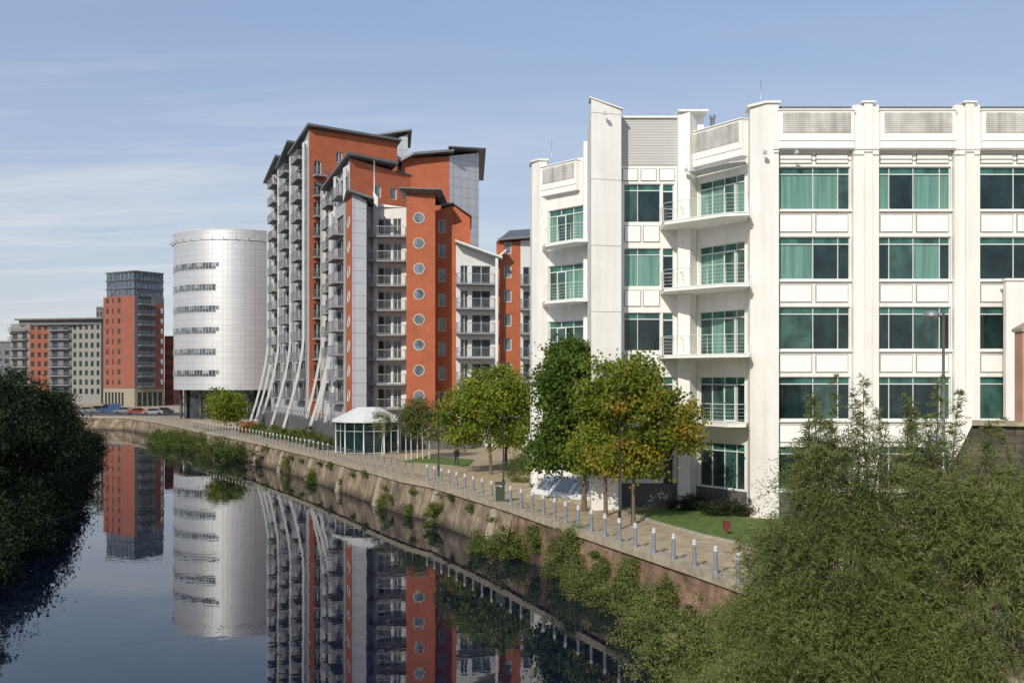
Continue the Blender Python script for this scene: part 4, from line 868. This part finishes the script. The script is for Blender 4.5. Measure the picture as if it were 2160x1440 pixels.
# ------------------------------------------------------------- street furniture
def lamp(x,y,z0,h,arm=.9,label='dark steel street lamp with single arm'):
    r=E('street_lamp',(x,y,z0),label,'lamp',group='lamps along the riverside path')
    q=MB(); q.tube([(x,y,z0),(x,y,z0+1),(x,y,z0+h)],[.09,.06,.045],8); q.tube([(x,y,z0),(x,y,z0+.9)],.085,8); C(q,'post',[POLE],r)
    q=MB(); q.tube([(x,y,z0+h-.5),(x+arm*.5,y,z0+h-.25),(x+arm,y,z0+h-.3)],.025,6); C(q,'arm',[POLE],r)
    q=MB(); q.lathe((x+arm,y,z0+h-.42),[(.02,0),(.16,.0),(.24,.07),(.2,.14),(.05,.2)],12); C(q,'lamp_head',[POLE],r)
lamp(bx(925,78),78,G,5.3); lamp(bx(1062,66.5),66.5,G,5.4); lamp(bx(1307,50.5),50.5,G,5.6)
r=E('street_lamp',(bx(1990,45),45,G),'tall grey street lamp with disc head','lamp')
X=bx(1990,45); q=MB(); q.tube([(X,45,G),(X,45,13.2)],[.1,.06],8); C(q,'post',[STEEL],r)
q=MB(); q.tube([(X,45,13.1),(X-.5,45,13.2)],.03,6); C(q,'arm',[STEEL],r)
q=MB(); q.lathe((X-.55,45,12.95),[(.1,0),(.34,.05),(.38,.15),(.3,.3),(.1,.36)],16); C(q,'lamp_head',[STEEL],r)
x,y=bx(1055,61.5),61.5
q=MB(); q.box(x-.28,x+.28,y-.28,y+.28,G,G+.95); q.box(x-.33,x+.33,y-.33,y+.33,G+1.15,G+1.25); 
for a in (-.28,.24):
    for b_ in (-.28,.24): q.box(x+a,x+a+.04,y+b_,y+b_+.04,G+.95,G+1.15)
q.obj('litter_bin',[M('bin_green',(.03,.05,.035),.5)],label='dark green litter bin beside bollards',category='bin')
x,y=bx(1533,48.2),48.2
q=MB(); q.tube([(x,y,G),(x,y,G+.6)],.04,8); q.box(x-.16,x+.16,y-.12,y+.12,G+.35,G+.72); q.box(x-.18,x+.18,y-.15,y+.14,G+.72,G+.77)
q.obj('waste_bin',[M('bin_red',(.16,.025,.02),.5)],label='small red waste bin on post on the lawn',category='bin')
def person(x,y,z):
    me=bpy.data.meshes.new('person')
    J=[(0,0,.93),(0,0,1.15),(0,.0,1.38),(0,0,1.48),(0,-.02,1.60),(0,-.02,1.70),
       (.17,0,1.38),(.23,.10,1.12),(.24,.04,.88),(-.17,0,1.38),(-.23,-.10,1.12),(-.24,-.2,.92),
       (.09,0,.88),(.10,-.14,.48),(.10,-.10,.08),(.10,-.26,.04),(-.09,0,.88),(-.10,.08,.48),(-.10,.26,.12),(-.10,.16,.03)]
    Ed=[(0,1),(1,2),(2,3),(3,4),(4,5),(2,6),(6,7),(7,8),(2,9),(9,10),(10,11),(0,12),(12,13),(13,14),(14,15),(0,16),(16,17),(17,18),(18,19)]
    Rd=[.15,.15,.16,.06,.095,.085,.075,.055,.04,.075,.055,.04,.10,.07,.05,.04,.10,.07,.05,.04]
    me.from_pydata(J,Ed,[]); o=O('person',me,None,(x,y,z),.3,label='pedestrian in dark jacket and trousers walking on path',category='person')
    md=o.modifiers.new('Skin','SKIN')
    for i,v in enumerate(me.skin_vertices[0].data): v.radius=(Rd[i],Rd[i]*.85); v.use_root=(i==0)
    s=o.modifiers.new('Sub','SUBSURF'); s.levels=2; s.render_levels=2
    m,t,b=nt('dark_clothes_and_skin'); b.inputs['Roughness'].default_value=.8
    N=t.nodes;L=t.links; tc=N.new('ShaderNodeNewGeometry'); sp=N.new('ShaderNodeSeparateXYZ'); L.new(tc.outputs['Position'],sp.inputs[0])
    rr=N.new('ShaderNodeMapRange'); rr.inputs[1].default_value=z; rr.inputs[2].default_value=z+1.8; L.new(sp.outputs[2],rr.inputs[0])
    cr=N.new('ShaderNodeValToRGB'); cr.color_ramp.interpolation='CONSTANT'; e=cr.color_ramp.elements; e[0].color=(.02,.022,.03,1); e[1].position=.49; e[1].color=(.012,.013,.016,1)
    k=e.new(.815); k.color=(.45,.25,.18,1); L.new(rr.outputs[0],cr.inputs[0]); L.new(cr.outputs[0],b.inputs['Base Color']); me.materials.append(m)
    h=MB(); h.lathe((0,.0,1.66),[(.095,0),(.11,.05),(.09,.11),(.03,.14)],12); h.obj('hair',[M('dark_hair',(.03,.02,.015),.8)],o)
person(bx(963,86.3),86.3,G+.06)
def car(x,y,rot,col,label,van=False):
    r=E('parked_car',(x,y,G),label,'car',group='cars on the far quay road')
    W=.88; H=1.45 if not van else 2.1
    prof=[(-2.15,.3),(-2.15,.75),(-1.3,.92),(-.75,H-.03),(.9,H),(1.7,.98),(2.12,.88),(2.15,.3)] if not van else [(-2.3,.3),(-2.3,.95),(-1.7,1.1),(-1.2,H-.05),(2.2,H),(2.3,1.0),(2.3,.3)]
    def ext(P,w,mats,name):
        q=MB(); n=len(P)
        q.poly([(a,-w,z) for a,z in P]); q.poly([(a,w,z) for a,z in P][::-1])
        for i in range(n):
            j=(i+1)%n; q.poly([(P[i][0],-w,P[i][1]),(P[i][0],w,P[i][1]),(P[j][0],w,P[j][1]),(P[j][0],-w,P[j][1])])
        return q.obj(name,mats,r)
    ext(prof,W,[M('car_paint_'+label.split()[0],col,.3,.05)],'body')
    ext([(-1.2,.95),(-.72,H-.1),(.85,H-.08),(1.5,.98)] if not van else [(-1.6,1.15),(-1.2,H-.2),(-.3,H-.2),(-.3,1.15)],W+.012,[DARKG],'side_window')
    for sx in (-1.35,1.35):
        for sy in (-W+.05,W-.05):
            q=MB(); q.tube([(sx,sy-.12,.32),(sx,sy+.12,.32)],.32,14); q.obj('wheel',[M('tyre_rubber',(.02,.02,.02),.8)],r)
    r.rotation_euler=(0,0,rot)
for (b_,Y,ro,c_,lb,v) in ((182,225,.2,(.2,.2,.22),'silver hatchback parked on the quay road',0),(232,226,.2,(.04,.08,.18),'blue van parked on the quay road',1),(262,222,.1,(.2,.2,.2),'silver saloon parked on the quay road',0),(288,216,.5,(.35,.06,.03),'red hatchback parked on the quay road',0),(322,214,.3,(.3,.3,.3),'white car parked on the quay road',0),(345,219,.2,(.04,.04,.05),'black car parked on the quay road',0),(205,232,.2,(.05,.05,.06),'dark saloon parked on the quay road',0)):
    car(bx(b_,Y),Y,ro,c_,lb,v)
# ------------------------------------------------------------- light, sky, camera
EL=math.radians(30); AZ=math.radians(24)
tosun=Vector((-math.sin(AZ)*math.cos(EL),-math.cos(AZ)*math.cos(EL),math.sin(EL)))
sl=bpy.data.lights.new('sun','SUN'); sl.energy=3.75; sl.angle=math.radians(.5); sl.color=(1,.925,.80)
so=bpy.data.objects.new('sun',sl); COL.objects.link(so); so.rotation_euler=tosun.to_track_quat('Z','Y').to_euler()
W_=bpy.data.worlds.new('World'); S.world=W_; W_.use_nodes=True; t=W_.node_tree; N=t.nodes; L=t.links; bg=N['Background']
sk=N.new('ShaderNodeTexSky'); sk.sky_type='NISHITA'; sk.sun_disc=False; sk.sun_elevation=EL; sk.sun_rotation=math.atan2(tosun.x,tosun.y); sk.air_density=1.0; sk.dust_density=.6; sk.ozone_density=1.5
tc=N.new('ShaderNodeTexCoord'); sp=N.new('ShaderNodeSeparateXYZ'); L.new(tc.outputs['Generated'],sp.inputs[0])
mz=N.new('ShaderNodeMath'); mz.operation='ADD'; mz.inputs[1].default_value=.10; L.new(sp.outputs[2],mz.inputs[0])
dx=N.new('ShaderNodeMath'); dx.operation='DIVIDE'; L.new(sp.outputs[0],dx.inputs[0]); L.new(mz.outputs[0],dx.inputs[1])
dy=N.new('ShaderNodeMath'); dy.operation='DIVIDE'; L.new(sp.outputs[1],dy.inputs[0]); L.new(mz.outputs[0],dy.inputs[1])
cb=N.new('ShaderNodeCombineXYZ'); L.new(dx.outputs[0],cb.inputs[0]); L.new(dy.outputs[0],cb.inputs[1])
mp=N.new('ShaderNodeMapping'); mp.inputs['Rotation'].default_value=(0,0,.22); mp.inputs['Scale'].default_value=(.5,2.2,1); L.new(cb.outputs[0],mp.inputs[0])
n=N.new('ShaderNodeTexNoise'); n.inputs['Scale'].default_value=.9; n.inputs['Detail'].default_value=10; n.inputs['Roughness'].default_value=.62; n.inputs['Distortion'].default_value=.4; L.new(mp.outputs[0],n.inputs['Vector'])
rm=N.new('ShaderNodeMapRange'); rm.inputs[1].default_value=.44; rm.inputs[2].default_value=.70; rm.inputs[3].default_value=0; rm.inputs[4].default_value=.75; L.new(n.outputs['Fac'],rm.inputs[0])
lowf=N.new('ShaderNodeMapRange'); lowf.inputs[1].default_value=.16; lowf.inputs[2].default_value=.34; lowf.inputs[3].default_value=1.; lowf.inputs[4].default_value=.12; L.new(sp.outputs[2],lowf.inputs[0])
# cirrus thins out toward +x
lf=N.new('ShaderNodeMapRange'); lf.inputs[1].default_value=-.35; lf.inputs[2].default_value=.15; lf.inputs[3].default_value=1.; lf.inputs[4].default_value=.35; L.new(sp.outputs[0],lf.inputs[0])
cm=N.new('ShaderNodeMath'); cm.operation='MULTIPLY'; L.new(rm.outputs[0],cm.inputs[0]); L.new(lowf.outputs[0],cm.inputs[1])
cm2=N.new('ShaderNodeMath'); cm2.operation='MULTIPLY'; L.new(cm.outputs[0],cm2.inputs[0]); L.new(lf.outputs[0],cm2.inputs[1])
hz=N.new('ShaderNodeMapRange'); hz.inputs[1].default_value=0; hz.inputs[2].default_value=.36; hz.inputs[3].default_value=.85; hz.inputs[4].default_value=.46; L.new(sp.outputs[2],hz.inputs[0])
cr=N.new('ShaderNodeValToRGB'); cr.color_ramp.elements[0].color=(.66,.69,.735,1); cr.color_ramp.elements[1].color=(.44,.57,.86,1); cr.color_ramp.elements[1].position=.36; L.new(sp.outputs[2],cr.inputs[0])
sc=N.new('ShaderNodeVectorMath'); sc.operation='SCALE'; sc.inputs['Scale'].default_value=8.8; L.new(cr.outputs[0],sc.inputs[0])
mh=N.new('ShaderNodeMix'); mh.data_type='RGBA'; L.new(hz.outputs[0],mh.inputs[0]); L.new(sk.outputs[0],mh.inputs[6]); L.new(sc.outputs[0],mh.inputs[7])
mx=N.new('ShaderNodeMix'); mx.data_type='RGBA'; L.new(cm2.outputs[0],mx.inputs[0]); L.new(mh.outputs[2],mx.inputs[6]); mx.inputs[7].default_value=(7.4,7.5,7.7,1)
L.new(mx.outputs[2],bg.inputs[0]); bg.inputs[1].default_value=.108
cam=bpy.data.cameras.new('camera'); co=bpy.data.objects.new('camera',cam); COL.objects.link(co); S.camera=co
co.location=(0,0,CZ); co.rotation_euler=(math.radians(90),0,0); cam.lens=35; cam.sensor_width=36; cam.shift_y=80/2160; cam.clip_end=6000; cam.clip_start=.5
S.view_settings.view_transform='Standard'; S.view_settings.look='None'; S.view_settings.exposure=0
